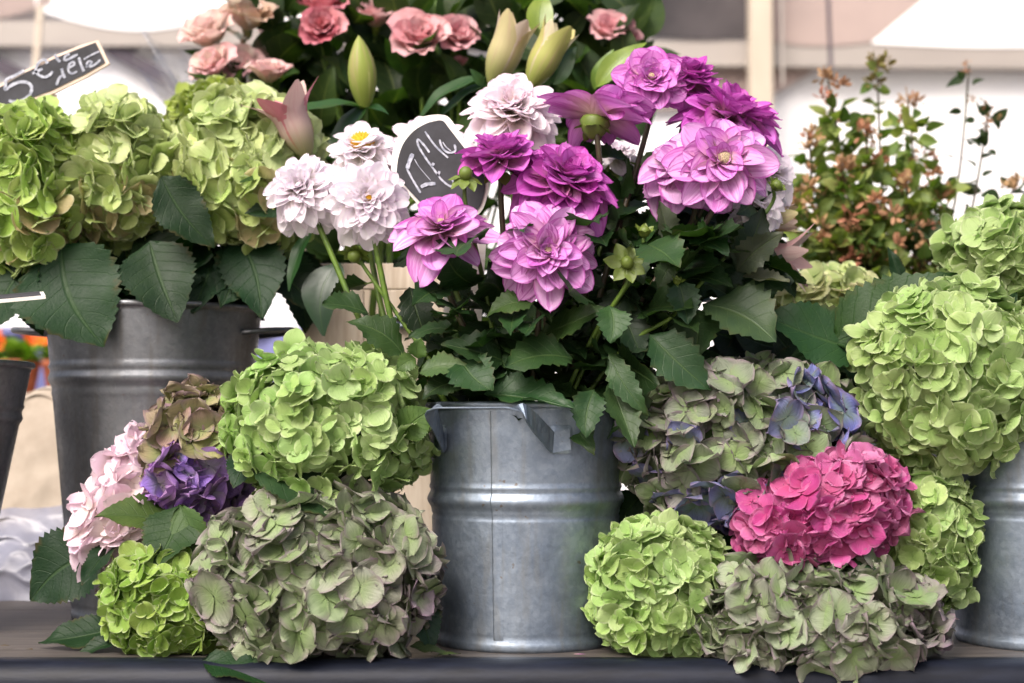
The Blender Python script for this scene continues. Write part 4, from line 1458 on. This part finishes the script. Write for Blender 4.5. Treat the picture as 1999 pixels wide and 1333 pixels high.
def lily(label, base, tip, Y, mesh, n, color, inner_color=None, seed=0, foot=None, leaves=3, wscale=1.0, group='lilies in the crate'):
    rng = random.Random(500 + seed)
    B, T = P(base[0], base[1], Y), P(tip[0], tip[1], Y - 0.02)
    L = (T - B).length
    d = (T - B).normalized()
    root = thing('lily', label, 'lily', tuple(B), group)
    X = d.orthogonal().normalized()
    Z = d.cross(X)
    for lay in range(2):
        for k in range(n):
            a = 2 * math.pi * (k + 0.5 * lay) / n + 0.4 + seed
            nr = X * math.cos(a) + Z * math.sin(a)
            s = 1.0 - 0.06 * lay
            add('tepal', mesh, root, frame(B, d, nr, L * s * wscale, L * (1 - 0.04 * lay), L * s * wscale), mixc(color, inner_color or color, 0.9 if lay else 0.0))
    ft = Vector(foot) if foot else Vector((xc_ + rng.uniform(-0.05, 0.05), CY0 + 0.11, 0.06))
    mouth = Vector((ft.x, ft.y, ztop + 0.02))
    pts = [B + d * 0.004, B - d * 0.03 + Vector((0, 0.005, -0.02)), (B + mouth) / 2 + Vector((0, 0.02, 0.0)), mouth, ft]
    stem(root, pts, 0.0045, 0.0055, M_STEM)
    path = catmull(pts[1:4], 6)
    for k in range(leaves):
        p = rng.choice(path)
        a = rng.uniform(0, 6.28)
        out = Vector((math.cos(a), math.sin(a), rng.uniform(-0.1, 0.5))).normalized()
        put_leaf(root, rng.choice(LF_LILY), p, p + out * rng.uniform(0.09, 0.13), (0, -0.3, 1), 1.2, C_LLEAF)
    return root


LG = S(176, 192, 90)
ly1 = lily('closed green lily bud standing above the open centred white dahlia', (712, 212), (700, 68), 0.26, TEP_CLOSED, 3, LG, S(196, 204, 120), 1, leaves=2, wscale=1.12)
ly2 = lily('opening pink lily bud leaning over the palest hydrangea', (600, 305), (545, 172), 0.12, TEP_WIDE, 3, S(236, 204, 196), S(236, 140, 160), 2, leaves=1, wscale=1.35)
ly3 = lily('half open cream lily bud leaning outward beside its twin', (960, 165), (1015, 28), 0.28, TEP_HALF, 3, S(226, 212, 160), S(238, 220, 205), 3, leaves=2, wscale=1.3)
ly4 = lily('half open cream and green lily bud slanting above the blush white dahlia', (1035, 170), (1100, 45), 0.25, TEP_HALF, 3, S(206, 206, 120), S(236, 226, 190), 4, leaves=1, wscale=1.25)
ly5 = lily('pink lily opening sideways beside the flowering branches', (1440, 492), (1585, 505), 0.10, TEP_OPEN, 3, S(236, 190, 190), S(244, 214, 208), 5, foot=BC + Vector((0.07, 0.05, 0.1)), leaves=1, group='lilies behind the dahlias')
ly6 = lily('cream lily tip just under the drooping white dahlia', (1430, 440), (1560, 424), 0.09, TEP_HALF, 3, S(226, 216, 160), S(240, 214, 200), 6, foot=BC + Vector((0.06, 0.06, 0.1)), leaves=0, group='lilies behind the dahlias')


def ll(par, b, t_, Yb, Yt, nrm=(0, -0.7, 1), wr=1.3, c=C_LLEAF):
    return px_leaf(par, rl.choice(LF_LILY), b, t_, Yb, Yt, nrm, wr, c)


ll(ly1, (715, 212), (570, 185), 0.26, 0.20, (0, -0.5, 1), 1.3)
ll(ly1, (712, 208), (625, 285), 0.26, 0.22, (-0.6, -0.8, 0.3), 1.6)
ll(ly1, (712, 210), (755, 208), 0.26, 0.24, (0, -0.6, 1), 1.4)
ll(ly1, (660, 512), (622, 637), 0.16, 0.12, (-0.2, -1, 0.2), 2.0, S(40, 84, 52))
ll(ly1, (610, 450), (545, 545), 0.15, 0.12, (-0.5, -0.8, 0.4), 0.9, S(44, 86, 46))
ll(ly3, (955, 150), (790, 210), 0.28, 0.24, (0, -0.4, 1), 1.0)
ll(ly3, (960, 165), (840, 205), 0.28, 0.26, (0, -0.5, 1), 1.0)
ll(ly3, (945, 165), (925, 135), 0.26, 0.24, (0, -1, 0.4), 2.0)
ll(ly4, (1055, 75), (1062, -25), 0.27, 0.28, (0, -1, 0.1), 1.5, S(140, 172, 62))
ll(ly4, (1080, 165), (1125, 90), 0.25, 0.24, (0.3, -1, 0.3), 1.4)
ll(ly4, (1165, 170), (1250, 72), 0.22, 0.20, (-0.3, -1, 0.2), 1.1, S(140, 172, 62))
ll(ly4, (1160, 175), (1190, 95), 0.3, 0.28, (-0.3, -1, 0.2), 1.1, S(120, 160, 60))

PT_LISI = []
for _ in range(6):
    def mkp(rng=rg):
        ph = rng.uniform(0, 6.28)

        def fn(a, v):
            hw = 0.52 * ssin(math.pi * (0.06 + 0.74 * v ** 0.8), 0.7)
            ru = 0.07 * math.sin(7 * a + ph) * v ** 3
            return Vector((a * hw, v - 0.10 * a * a * v, 0.55 * a * a * hw + 0.25 * v * v * (1 - v) - 0.22 * max(0, v - 0.7) + ru))
        return MB().grid(6, 6, fn).mesh('petal', M_LISI)
    PT_LISI.append(mkp())


def lisianthus(label, px_, py_, Y, Rpx, axis, color, c2, n=16, seed=0, e0=35, leaves=14):
    rng = random.Random(700 + seed)
    A = Vector(axis).normalized()
    L = Rpx * MPP(Y) * 1.36
    C = P(px_, py_, Y)
    base = C - A * L * 0.55
    root = thing('lisianthus', label, 'lisianthus', tuple(base), 'pink lisianthus bunch')
    X = A.orthogonal().normalized()
    Z = A.cross(X)
    for i in range(n):
        tt = i / (n - 1)
        az = i * 2.39996
        e = R(e0 + (88 - e0) * tt) + rng.gauss(0, 0.06)
        rad = X * math.cos(az) + Z * math.sin(az)
        dr = rad * math.cos(e) + A * math.sin(e)
        nr = -(rad * math.sin(e)) + A * math.cos(e)
        ln = L * (1.0 - 0.25 * tt) * rng.uniform(0.9, 1.1)
        add('petal', rng.choice(PT_LISI), root, frame(base + rad * 0.05 * L, dr, nr, ln * (1.15 - 0.5 * tt), ln, ln), mixc(color, c2, rng.random()))
    add('calyx', CALYX, root, frame(base, X, A, 0.16 * L, 0.16 * L, 0.3 * L))
    ft = BB + Vector((rng.uniform(-0.06, 0.06), rng.uniform(-0.06, 0.06), 0.05))
    mouth = BB + Vector((max(-0.10, min(0.10, (C.x - BB.x) * 0.3)), rng.uniform(-0.08, 0.05), 0.36))
    pts = [base, base - A * 0.03 - Vector((0, 0, 0.03)), (base + mouth) / 2 + Vector((0, 0.01, -0.02)), mouth, ft]
    stem(root, pts, 0.003, 0.004, M_STEM)
    path = catmull(pts[1:4], 10)
    for k in range(leaves):
        p = rng.choice(path)
        a = rng.uniform(0, 6.28)
        out = Vector((math.cos(a), math.sin(a), rng.uniform(0.0, 1.0))).normalized()
        put_leaf(root, rng.choice(LF_BRANCH), p, p + out * rng.uniform(0.06, 0.11), Vector((0, -0.4, 1)) + rv(rng, 0.4), rng.uniform(0.8, 1.1), mixc(S(44, 70, 38), S(72, 100, 48), rng.random()))
    return root


LP1, LP2 = S(244, 202, 204), S(234, 166, 174)
LC1, LC2 = S(250, 234, 220), S(248, 214, 208)
UP = (0, -0.55, 0.8)
LIS = [
    ('cream and blush lisianthus topmost in the clear wrap', 402, 55, 0.50, 56, (-0.3, -0.6, 0.7), LC1, LC2, 14),
    ('blush lisianthus in the lower middle of the clear wrap', 410, 118, 0.47, 46, (-0.3, -0.7, 0.5), LC1, LP1, 14),
    ('blush lisianthus in the clear wrap beside the creamy closed one', 465, 120, 0.52, 42, (0, -0.8, 0.4), LC1, LP1, 14),
    ('tall creamy lisianthus next to the clear wrap edge', 484, 22, 0.52, 52, (0.1, -0.5, 0.8), S(236, 214, 176), LC1, 14),
    ('closed creamy pink lisianthus just above the palest hydrangea', 524, 132, 0.45, 42, (0.1, -0.45, 0.9), LC1, LP1, 13),
    ('small blush lisianthus behind the closed creamy one', 540, 60, 0.62, 34, (0.1, -0.6, 0.7), LC1, LP1, 10),
    ('deep pink open lisianthus facing outward', 628, 46, 0.48, 42, (0.05, -0.92, 0.3), LP2, S(196, 90, 110), 18),
    ('deep pink lisianthus right above the outward facing one', 632, 2, 0.52, 44, UP, LP2, S(206, 100, 116), 16),
    ('light pink lisianthus above the closed green lily bud', 732, 20, 0.54, 46, UP, LP1, LC2, 16),
    ('wide pink lisianthus to one side of the closed green lily bud', 818, 62, 0.48, 56, (0.0, -0.8, 0.5), LP1, LP2, 20),
    ('pink lisianthus beside the widest one', 898, 62, 0.50, 42, (0.25, -0.8, 0.4), LP2, LP1, 16),
    ('small hanging pink lisianthus below its neighbour', 896, 118, 0.52, 18, (0, -0.5, 0.6), LP2, LP1, 8),
    ('pink lisianthus above the topmost lilac dahlia', 1192, 48, 0.52, 44, (0.1, -0.7, 0.6), LP1, LP2, 16),
    ('pink lisianthus at the outer end of the bunch above the topmost dahlia', 1232, 66, 0.56, 26, (0.3, -0.6, 0.5), LP1, LP2, 12),
    ('pale lisianthus between the cream lily buds', 1130, 20, 0.62, 30, UP, LC1, LP1, 10),
    ('small blush lisianthus low between the stems', 620, 160, 0.62, 24, (0, -0.6, 0.6), LP1, LC2, 10),
]
for i, (lab, x_, y_, Y_, r_, ax_, c1_, c2_, n_) in enumerate(LIS):
    ls = lisianthus(lab, x_, y_, Y_, r_, ax_, c1_, c2_, n_, i, leaves=22)
for k in range(290):     # foliage of the bunch
    q = rd.random()
    p = P(rd.uniform(470, 1240), rd.uniform(0, 300), 0.52 + 0.22 * rd.random())
    out = Vector((rd.uniform(-0.8, 0.8), rd.uniform(-0.6, 0.3), rd.uniform(0.1, 1))).normalized()
    put_leaf(ls, rd.choice(LF_BRANCH), p, p + out * rd.uniform(0.06, 0.12), Vector((0, -0.6, 0.8)) + rv(rd, 0.5), 1.0, mixc(S(40, 62, 34), S(66, 92, 44), rd.random()))
for k in range(26):
    p = P(rd.uniform(520, 1220), rd.uniform(-20, 200), 0.6 + 0.1 * rd.random())
    stem(ls, [p, (p + BB + Vector((0, 0, 0.36))) / 2, BB + Vector((rd.uniform(-0.09, 0.09), rd.uniform(-0.07, 0.07), 0.34))], 0.0025, 0.003, M_STEM, 'stem', 5, 3)

# clear wrap round the left end of the lisianthus
t = NT('cellophane')
nz = t.noise(t.n('TexCoord').outputs['Object'], 9, 4)
gl = t.n('BsdfGlossy')
gl.inputs['Roughness'].default_value = 0.12
t.set(gl.inputs['Normal'], t.bump(nz, 0.8, 0.02))
tr = t.n('BsdfTransparent')
mx = t.n('MixShader')
t.set(mx.inputs[0], t.ramp(nz, 0.35, 0.62, 0.62, 0.95))
t.t.links.new(gl.outputs[0], mx.inputs[1])
t.t.links.new(tr.outputs[0], mx.inputs[2])
M_CELLO = t.done(mx.outputs[0])
wb, wt = BB + Vector((-0.02, -0.03, 0.34)), None


def wrapf(a, v):
    ang = R(188) + R(52) * a
    r = 0.11 + 0.29 * v
    top = Vector((BB.x - 0.04 + r * math.cos(ang) * 1.15, BB.y + 0.02 + r * 0.62 * math.sin(ang), 0.36 + 0.52 * v))
    return top + Vector((0, 0, 1)) * 0.02 * math.sin(9 * a) * v + Vector((math.cos(ang), math.sin(ang), 0)) * 0.014 * math.sin(17 * a + 3 * v) * v


tag(add('clear_wrap', MB().grid(50, 16, wrapf).mesh('clear_wrap', M_CELLO)), 'clear cellophane sleeve round the blush lisianthus', 'wrapping')

# ================================================================== flowering branches on the right
M_BRACT = petal_mat('branch_bract', S(180, 120, 90), 0.5, S(160, 100, 80), 0.4, trans=0.3)
BRACT = []
for s_ in range(3):
    rr = random.Random(s_)
    mb_ = MB()
    for k in range(16):
        d = (rv(rr) + Vector((0, 0, 0.4))).normalized()
        o_ = d * rr.uniform(0.1, 0.6)
        Mx = frame(o_, (d + rv(rr, 0.3)), rv(rr), 0.5, 0.55, 0.5)
        mb_.grid(2, 3, lambda a, v: Vector((a * 0.3 * ssin(math.pi * (0.1 + 0.8 * v), 0.7), v, 0.15 * a * a)), Mx)
    BRACT.append(mb_.mesh('flower_cluster', M_BRACT))
BR_TIPS = [
    (1616, 155, 0.62, 'tallest rusty topped flowering branch beside the deep magenta dahlia'),
    (1712, 112, 0.70, 'thin flowering branch with a green tip rising highest against the white tarp'),
    (1772, 190, 0.72, 'flowering branch with small rusty clusters next to the thin highest one'),
    (1892, 128, 0.74, 'dark leafed twig standing alone against the white tarp'),
    (1930, 215, 0.70, 'flowering branch with rusty side cluster beside the lone dark twig'),
    (1690, 255, 0.60, 'leafy flowering branch in the middle of the bunch'),
    (1580, 255, 0.60, 'leafy flowering branch right behind the deep magenta dahlia'),
    (1836, 330, 0.68, 'short flowering branch leaning away from the bunch'),
    (1640, 320, 0.56, 'full leafy branch low in front of the bunch'),
    (1560, 370, 0.58, 'low leafy branch beside the white dahlia'),
    (1990, 350, 0.66, 'low dark twig above the hydrangea that stands over the largest one'),
    (1720, 395, 0.55, 'short branch with rusty clusters in front of the bunch'),
    (1770, 345, 0.62, 'leafy branch with a broad salmon cluster'),
    (1660, 430, 0.54, 'lowest branch with pinkish clusters above the half hidden hydrangea'),
    (1600, 440, 0.54, 'lowest leafy branch beside the sideways pink lily'),
    (1800, 455, 0.60, 'lowest branch above the broad dark leaf'),
]
rb_ = random.Random(77)
for i, (x_, y_, Y_, lab) in enumerate(BR_TIPS):
    T = P(x_, y_, Y_)
    dark = 'dark' in lab
    mouth = BQ + Vector((max(-0.1, min(0.1, (T.x - BQ.x) * 0.35)), rb_.uniform(-0.08, 0.04), 0.35))
    ft = BQ + Vector((rb_.uniform(-0.05, 0.05), rb_.uniform(-0.05, 0.05), 0.05))
    root = thing('flowering_branch', lab, 'branch', tuple(mouth), 'leafy flowering branches')
    pts = [ft, mouth, mouth * 0.45 + T * 0.55 + Vector((rb_.uniform(-0.02, 0.02), 0, 0.0)), T]
    stem(root, pts, 0.004, 0.0015, M_DSTEM)
    path = catmull(pts[1:], 12)
    nl = 40 if dark or i == 1 else 200
    for k in range(nl):
        q = rb_.random() * (0.97 if dark or i == 1 else 0.84)
        p = path[min(len(path) - 1, int(q * len(path)))]
        a = rb_.uniform(0, 6.28)
        sprd = 0.012 if (dark or i == 1) else 0.075 * (1.1 - q)
        off = Vector((math.cos(a), math.sin(a), rb_.uniform(-0.7, 1.1)))
        b_ = p + off * rb_.uniform(0, sprd)
        cc = mixc(S(84, 116, 58), S(158, 172, 98), rb_.random()) if not dark else S(52, 72, 44)
        put_leaf(root, rb_.choice(LF_BRANCH), b_, b_ + off.normalized() * rb_.uniform(0.021, 0.036), Vector((0, -0.6, 0.5)) + rv(rb_, 0.9), 1.1, cc)
    for k in range(4 if dark or i == 1 else 18):
        p = path[-1 - min(len(path) - 1, int(k * 1.25))] + rv(rb_, 0.006 + 0.0022 * k)
        s = rb_.uniform(0.012, 0.024) * (0.7 if dark else 1)
        add('flower_cluster', rb_.choice(BRACT), root, frame(p, rv(rb_), (0, 0, 1), s, s, s * 1.2), mixc(S(214, 146, 116), S(220, 190, 136), rb_.random()) if not (i == 1) else S(150, 150, 80))

# ================================================================== PRICE SIGNS


def ribbon(mb_, pts, w, yf):
    c = catmull([Vector((p[0], 0, p[1])) for p in pts], 6)
    b = len(mb_.v)
    for i, p in enumerate(c):
        d = (c[min(i + 1, len(c) - 1)] - c[max(i - 1, 0)]).normalized()
        nrm = Vector((-d.z, 0, d.x))
        ww = w * (0.85 + 0.3 * noise.noise(p * 300)) * (0.75 if i in (0, len(c) - 1) else 1)
        for s in (-1, 1):
            q = p + nrm * (ww / 2 * s)
            mb_.v.append(Vector((q.x, yf, q.z)))
            mb_.c.append((0, 0, 0))
    for i in range(len(c) - 1):
        q = b + 2 * i
        mb_.f.append((q, q + 1, q + 3, q + 2))


def slate_sign(label, outline, inner, strokes, Y, cv, stake, stake_mat, frame_mat, wpx, smooth_it=True):
    """outline, inner in photo px at depth Y; strokes in zoom px converted by cv"""
    to = lambda p: (P(p[0], p[1], Y).x, P(p[0], p[1], Y).z)
    sm = lambda L_: [(p.x, p.y) for p in catmull([Vector((q[0], q[1], 0)) for q in L_ + L_[:1]], 4)[:-1]]
    if not smooth_it:
        sm = lambda L_: L_
    o2, i2 = [to(p) for p in sm(outline)], [to(p) for p in sm(inner)]
    cx_ = sum(p[0] for p in o2) / len(o2)
    cz_ = sum(p[1] for p in o2) / len(o2)
    loc = (cx_, Y, cz_)
    s = thing('price_sign', label, 'sign', loc)
    sh = lambda pts: [(p[0] - cx_, p[1] - cz_) for p in pts]
    M0 = Matrix.Translation(loc)
    add('sign_frame', MB().poly(sh(o2), 0.0, 0.005).mesh('sign_frame', frame_mat, False), s, M0)
    add('slate_face', MB().poly(sh(i2), -0.0014, 0.002).mesh('slate_face', M_SLATE, False), s, M0)
    mbw = MB()
    for (pts, w) in strokes:
        ribbon(mbw, sh([to(cv(p)) for p in pts]), w * wpx * MPP(Y), -0.0024)
    add('chalk_writing', mbw.mesh('chalk_writing', M_CHALK, False), s, M0)
    a, b, w = stake
    A_, B_ = P(a[0], a[1], Y + 0.006), P(b[0], b[1], Y + 0.006)
    me = MB().box((0, 0.5, 0), (w * MPP(Y), 1, 0.004)).mesh('stake', stake_mat, False)
    add('stake', me, s, frame(A_, B_ - A_, (0, -1, 0), 1, (B_ - A_).length, 1))
    return s


cv1 = lambda p: (p[0] / 8.33, 60 + p[1] / 8.33)
slate_sign('slanted slate price sign with chalk 5 euro writing above the yellow green hydrangeas',
           [(-75, 245), (-60, 198), (-20, 175), (50, 136), (110, 107), (160, 87), (192, 78), (214, 124), (170, 150), (105, 182), (60, 198), (10, 212), (-40, 226)],
           [(-68, 234), (-55, 202), (-16, 180), (52, 141), (112, 112), (160, 93), (187, 83), (206, 122), (166, 145), (102, 176), (58, 192), (8, 206), (-40, 219)],
           [([(400, 650), (240, 740), (110, 800), (100, 880), (95, 960), (200, 890), (330, 840), (460, 850), (525, 930), (490, 1050), (380, 1130), (250, 1160), (150, 1140)], 1.0),
            ([(780, 540), (745, 480), (680, 490), (615, 560), (590, 650), (640, 725), (740, 760), (820, 720), (865, 665)], 0.85),
            ([(535, 700), (610, 665), (700, 625)], 0.8),
            ([(900, 385), (930, 450), (985, 515)], 0.8),
            ([(1140, 380), (1070, 420), (1055, 480), (1120, 470), (1190, 430), (1270, 390)], 0.75),
            ([(1010, 620), (1030, 700), (1065, 775)], 0.9), ([(925, 890), (960, 800), (1010, 730)], 0.8),
            ([(1120, 610), (1215, 555), (1190, 510), (1130, 560), (1120, 650), (1170, 700), (1260, 670)], 0.7),
            ([(1290, 440), (1325, 560), (1370, 665)], 0.85), ([(1370, 470), (1490, 400), (1625, 340)], 0.5),
            ([(1400, 600), (1500, 530), (1450, 500), (1420, 560), (1480, 585), (1560, 550), (1640, 475)], 0.65)],
           0.24, cv1, ((98, 185), (110, 560), 26), M_SIGNP, M_SIGNP, 7.0, smooth_it=False)
cv2 = lambda p: (740 + p[0] / 6.346, 210 + p[1] / 6.346)
cvl = lambda L_: [cv2(p) for p in L_]
slate_sign('white rimmed round slate price sign on a white stake amid the dahlias',
           cvl([(150, 850), (160, 600), (215, 400), (320, 250), (450, 150), (620, 95), (800, 92), (900, 160), (1060, 400), (1230, 620), (1330, 780), (1362, 920), (1330, 1130), (1260, 1290), (1100, 1400), (900, 1440), (700, 1420), (600, 1360), (480, 1200), (330, 1030)]),
           cvl([(215, 850), (235, 640), (300, 450), (420, 300), (560, 210), (680, 170), (790, 165), (870, 260), (1040, 480), (1180, 660), (1290, 820), (1318, 930), (1285, 1130), (1220, 1260), (1080, 1350), (900, 1385), (720, 1365), (620, 1300), (510, 1170), (360, 1010)]),
           [([(420, 575), (385, 650), (350, 760)], 1.5), ([(345, 760), (420, 900), (515, 1060)], 0.8), ([(520, 985), (600, 950), (700, 945)], 1.3),
            ([(625, 560), (560, 470), (480, 395), (490, 480), (560, 600), (680, 770), (780, 900), (880, 975), (925, 960), (900, 870)], 0.75),
            ([(650, 735), (680, 690)], 1.0), ([(725, 850), (750, 790)], 1.0), ([(440, 640), (500, 740), (640, 905)], 0.25),
            ([(570, 300), (700, 480), (855, 625)], 0.75), ([(750, 400), (785, 500), (860, 560), (945, 540), (935, 460)], 0.75), ([(790, 430), (830, 490), (890, 540)], 0.4)],
           -0.012, cv2, ((940, 420), (918, 800), 24), M_SIGNW, M_SIGNW, 6.0)
# third sign, lying almost flat over the conical bucket
sx_, sy_ = P(20, 582, -0.02), None
s3 = thing('price_sign', 'small slate price sign tilted almost flat beside the conical bucket rim', 'sign', (sx_.x, sx_.y, sx_.z))
Mx = Matrix.Translation(sx_) @ Matrix.Rotation(R(-4), 4, 'Y') @ Matrix.Rotation(R(10), 4, 'X') @ Matrix.Rotation(R(18), 4, 'Z')
add('sign_frame', MB().box((-0.03, 0, 0), (0.14, 0.075, 0.004)).mesh('sign_frame', M_SIGNW, False), s3, Mx)
add('slate_face', MB().box((-0.03, 0, 0.0022), (0.13, 0.065, 0.002)).mesh('slate_face', M_SLATE, False), s3, Mx)
A_ = Mx @ Vector((-0.06, 0.0, -0.001))
B_ = BLL + Vector((0.02, -0.02, 0.05))
me = MB().box((0, 0.5, 0), (0.014, 1, 0.004)).mesh('stake', M_SIGNW, False)
add('stake', me, s3, frame(A_, B_ - A_, (0, -1, 0), 1, (B_ - A_).length, 1))

# ------------------------------------------------------------------ scraps fallen on the board
rs = random.Random(9)
for (x_, Yd, ln, me_, lab, cc) in ((20, -0.07, 0.012, LF_BRANCH[0], 'tiny dry leaf scrap on the bare board near the narrow bucket', S(120, 90, 50)),
                                   (64, -0.10, 0.010, LF_BRANCH[1], 'smallest brown scrap on the bare board below the serrated leaf', S(100, 76, 44)),
                                   (900, -0.135, 0.030, LF_DAHLIA[1], 'torn green leaf scrap at the foot of the dahlia bucket', S(96, 118, 66)),
                                   (1120, -0.138, 0.014, PT_LILAC[2], 'single fallen lilac petal at the foot of the dahlia bucket', S(214, 150, 214))):
    p = P(x_, 1260, Yd)
    p.z = 0.0035
    d = Vector((rs.uniform(-1, 1), rs.uniform(-0.3, 0.3), 0.02)).normalized()
    o = add('fallen_petal' if 'petal' in lab else 'leaf_scrap', me_, None, frame(p, d, (0, 0, 1), ln, ln, ln * 0.5), cc)
    tag(o, lab, 'petal' if 'petal' in lab else 'leaf')
